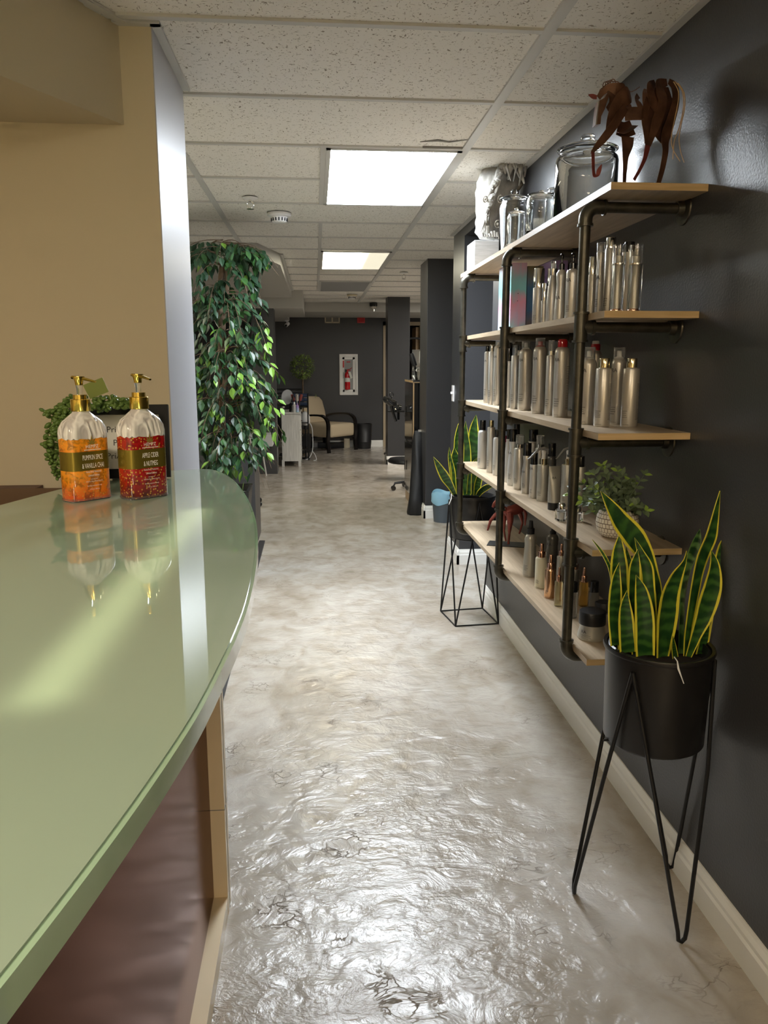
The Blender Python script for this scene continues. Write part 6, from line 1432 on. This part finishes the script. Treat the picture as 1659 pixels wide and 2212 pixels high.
t = thing('clear_box', 'pale clear box behind the brushes on the tall cabinet', 'box', (1.02, 7.95, 1.258)); MB().box((-0.045, -0.03, 0), (0.045, 0.03, 0.30)).build('box_body', 'frost', t, 0)
# hair dryers in a holder on the cabinet side
hd_ = thing('dryer_holder', 'black wall holder with glossy black hair dryer on the tall cabinet side', 'hair dryer holder', (0.938, 8.2, 0.93))
MB().path([(0, 0, 0), (-0.12, 0, 0.0)], 0.012, 8).path([Vector((-0.14+0.05*math.cos(a), 0.05*math.sin(a), 0.0)) for a in [2*PI*i/16 for i in range(16)]], 0.007, 6, closed=True).build('bracket', 'black_metal', hd_)
t = thing('hair_dryer', 'glossy black hair dryer hanging in the holder beside the tall cabinet', 'hair dryer', (0.78, 8.14, 0.99))
MB().path([(0.05, 0, 0.02), (0.0, 0, 0.03), (-0.05, 0, 0.06)], [0.030, 0.040, 0.034], 16).build('barrel', 'black_gloss', t)
MB().path([(0.0, 0, 0.0), (0.02, 0, -0.08), (0.05, 0, -0.16)], [0.018, 0.016, 0.013], 10).build('handle', 'black_gloss', t)
MB().path([(-0.05, 0, 0.06), (-0.085, 0, 0.08)], [0.036, 0.026], 16).build('nozzle', 'black_gloss', t)
MB().path([Vector((0.0+0.020*math.cos(a), 0, 0.115+0.020*math.sin(a))) for a in [2*PI*i/14 for i in range(14)]], 0.004, 6, closed=True).path([(0, 0, 0.095), (0, 0, 0.06)], 0.004, 6).build('hanging_loop', 'black_gloss', t)
t = thing('hair_dryer', 'second black hair dryer with chrome intake ring nearest the cabinet side', 'hair dryer', (0.865, 8.24, 0.96)); MB().path([(0.03, 0, 0.0), (-0.02, 0, 0.01)], [0.032, 0.036], 16).path([(0.0, 0, -0.02), (0.0, 0, -0.12)], [0.016, 0.013], 8).build('barrel', 'black_gloss', t); MB().lathe([(0.024, 0), (0.034, 0), (0.034, 0.01), (0.024, 0.01)], c=(-0.02, -0.01, 0.012), axis=(-0.8, -0.6, 0.1), cap=False).build('intake_ring', 'chrome', t)
# long black bag leaning between cabinet and column
bg = thing('black_bag', 'tall folded black nylon bag leaning against the dark column', 'bag', (0.955, 7.36, 0))
rings = []
for k, (x, y, z, w_, d) in enumerate(((-0.02, -0.06, 0.0, 0.075, 0.05), (-0.02, -0.06, 0.02, 0.085, 0.06), (-0.01, -0.04, 0.16, 0.075, 0.05), (0.0, -0.01, 0.32, 0.066, 0.045), (0.005, 0.02, 0.5, 0.055, 0.04), (0.01, 0.05, 0.64, 0.052, 0.035), (0.015, 0.07, 0.74, 0.046, 0.02), (0.018, 0.075, 0.79, 0.040, 0.006))):
    rings.append([Vector((x+w_*(1+0.10*math.sin(5*a+k))*math.cos(a), y+d*(1+0.15*math.sin(4*a+k*2))*math.sin(a), z)) for a in [2*PI*j/28 for j in range(28)]])
MB().rings(rings).build('bag_body', 'bag_nylon', bg, 60)
MB().box((0.015, 0.062, 0.78), (0.045, 0.080, 0.80)).build('zip_pull', 'silver', bg, 0)
# waste bin with blue liner
wb_ = thing('waste_bin', 'translucent waste bin with pale blue liner beside the near dark column', 'bin', (1.14, 6.96, 0))
MB().lathe([(0, 0), (0.082, 0), (0.100, 0.24), (0.096, 0.24), (0.079, 0.004), (0, 0.004)], seg=28).build('bin_body', 'smoke_plastic', wb_)
rings = []; rr = random.Random(4)
for (r_, z) in ((0.101, 0.17), (0.105, 0.18), (0.106, 0.24), (0.102, 0.275), (0.097, 0.272), (0.090, 0.20), (0.08, 0.10), (0.075, 0.01)):
    rings.append([Vector((r_*(1+0.03*math.sin(7*a+z*60))*math.cos(a), r_*(1+0.03*math.sin(9*a+z*50))*math.sin(a), z+0.012*math.sin(3*a+z*30)*(1 if z > 0.16 else 0))) for a in [2*PI*j/36 for j in range(36)]])
MB().rings(rings, cap=False).build('liner', 'blue_bag', wb_, 60)
# low black stool
sl = thing('salon_stool', 'low black stool with five caster base beside the tall black cabinet', 'stool', (1.13, 8.78, 0))
MB().lathe([(0, 0.20), (0.20, 0.20), (0.225, 0.215), (0.225, 0.235), (0.20, 0.26), (0, 0.27)], c=(-0.02, 0.9, 0), seg=36).build('seat', 'black_satin', sl, 50)
f = MB().tube((0, 0, 0.08), (0, 0, 0.30), 0.025); f.build('gas_column', 'black_metal', sl)
for k in range(5):
    a = PI+0.1+2*PI*k/5; d = Vector((math.cos(a), math.sin(a), 0)); 
    MB().path([d*0.02+Vector((0, 0, 0.10)), d*0.16+Vector((0, 0, 0.095)), d*0.25+Vector((0, 0, 0.085)), d*0.265+Vector((0, 0, 0.05))], [0.02, 0.016, 0.013, 0.010], 8).build('base_arm', 'black_metal', sl)
    o = MB(); n_ = Vector((-d.y, d.x, 0))
    for s_ in (-1, 1): o.lathe([(0, -0.008), (0.026, -0.008), (0.028, 0), (0.026, 0.008), (0, 0.008)], c=d*0.268+n_*s_*0.013+Vector((0, 0, 0.028)), axis=n_, seg=16)
    o.build('caster', 'black_gloss', sl)
# arc lamp beyond the far column
al = thing('arc_lamp', 'dark arching floor lamp behind the far dark column', 'lamp', (1.22, 12.4, 0))
A = [Vector((0, 0, 0.03)), Vector((0, 0, 1.35))]
MB().path(smooth([Vector(p) for p in ((0, 0, 0.03), (0, 0, 0.9), (0.02, 0, 1.45), (0.10, 0, 1.68), (0.24, 0, 1.80), (0.42, 0, 1.80), (0.55, 0, 1.70))], 5), 0.016, 8).build('arm', 'black_metal', al)
MB().lathe([(0, 0), (0.15, 0), (0.15, 0.025), (0.03, 0.035), (0, 0.035)]).build('base', 'black_metal', al); MB().lathe([(0.03, 0.14), (0.13, 0.0), (0.125, 0.0), (0.028, 0.13)], c=(0.57, 0, 1.57), cap=False).build('lamp_shade', 'black_metal', al)
# grey tray table and caster left of the corridor
tt = thing('tray_table', 'grey tray on slanted metal leg between low partition and dark column', 'table', (-0.72, 10.02, 0))
MB().box((-0.16, -0.15, 0.40), (0.17, 0.15, 0.55), bev=0.004).build('tray_box', 'louver', tt, 0)
for sx, ex in ((0.02, 0.07), (-0.08, -0.14)): MB().path([(sx, 0, 0.40), (ex, 0.05, 0.0)], 0.011, 8).build('leg', 'silver_cool', tt)
cs = thing('rolling_base', 'black caster base poking out past the low partition', 'chair base', (-0.78, 7.95, 0))
for k in range(5):
    a = -0.55+2*PI*k/5; d = Vector((math.cos(a), math.sin(a), 0)); MB().path([d*0.0+Vector((0, 0, 0.10)), d*0.2+Vector((0, 0, 0.075)), d*0.225+Vector((0, 0, 0.05))], [0.02, 0.015, 0.012], 8).build('base_arm', 'black_metal', cs)
    n_ = Vector((-d.y, d.x, 0)); o = MB()
    for s_ in (-1, 1): o.lathe([(0, -0.008), (0.026, -0.008), (0.028, 0), (0.026, 0.008), (0, 0.008)], c=d*0.225+n_*s_*0.013+Vector((0, 0, 0.028)), axis=n_, seg=16)
    o.build('caster', 'black_gloss', cs)
MB().tube((0, 0, 0.08), (0, 0, 0.42), 0.03).lathe([(0, 0.42), (0.19, 0.42), (0.19, 0.47), (0, 0.48)]).build('seat', 'black_satin', cs)
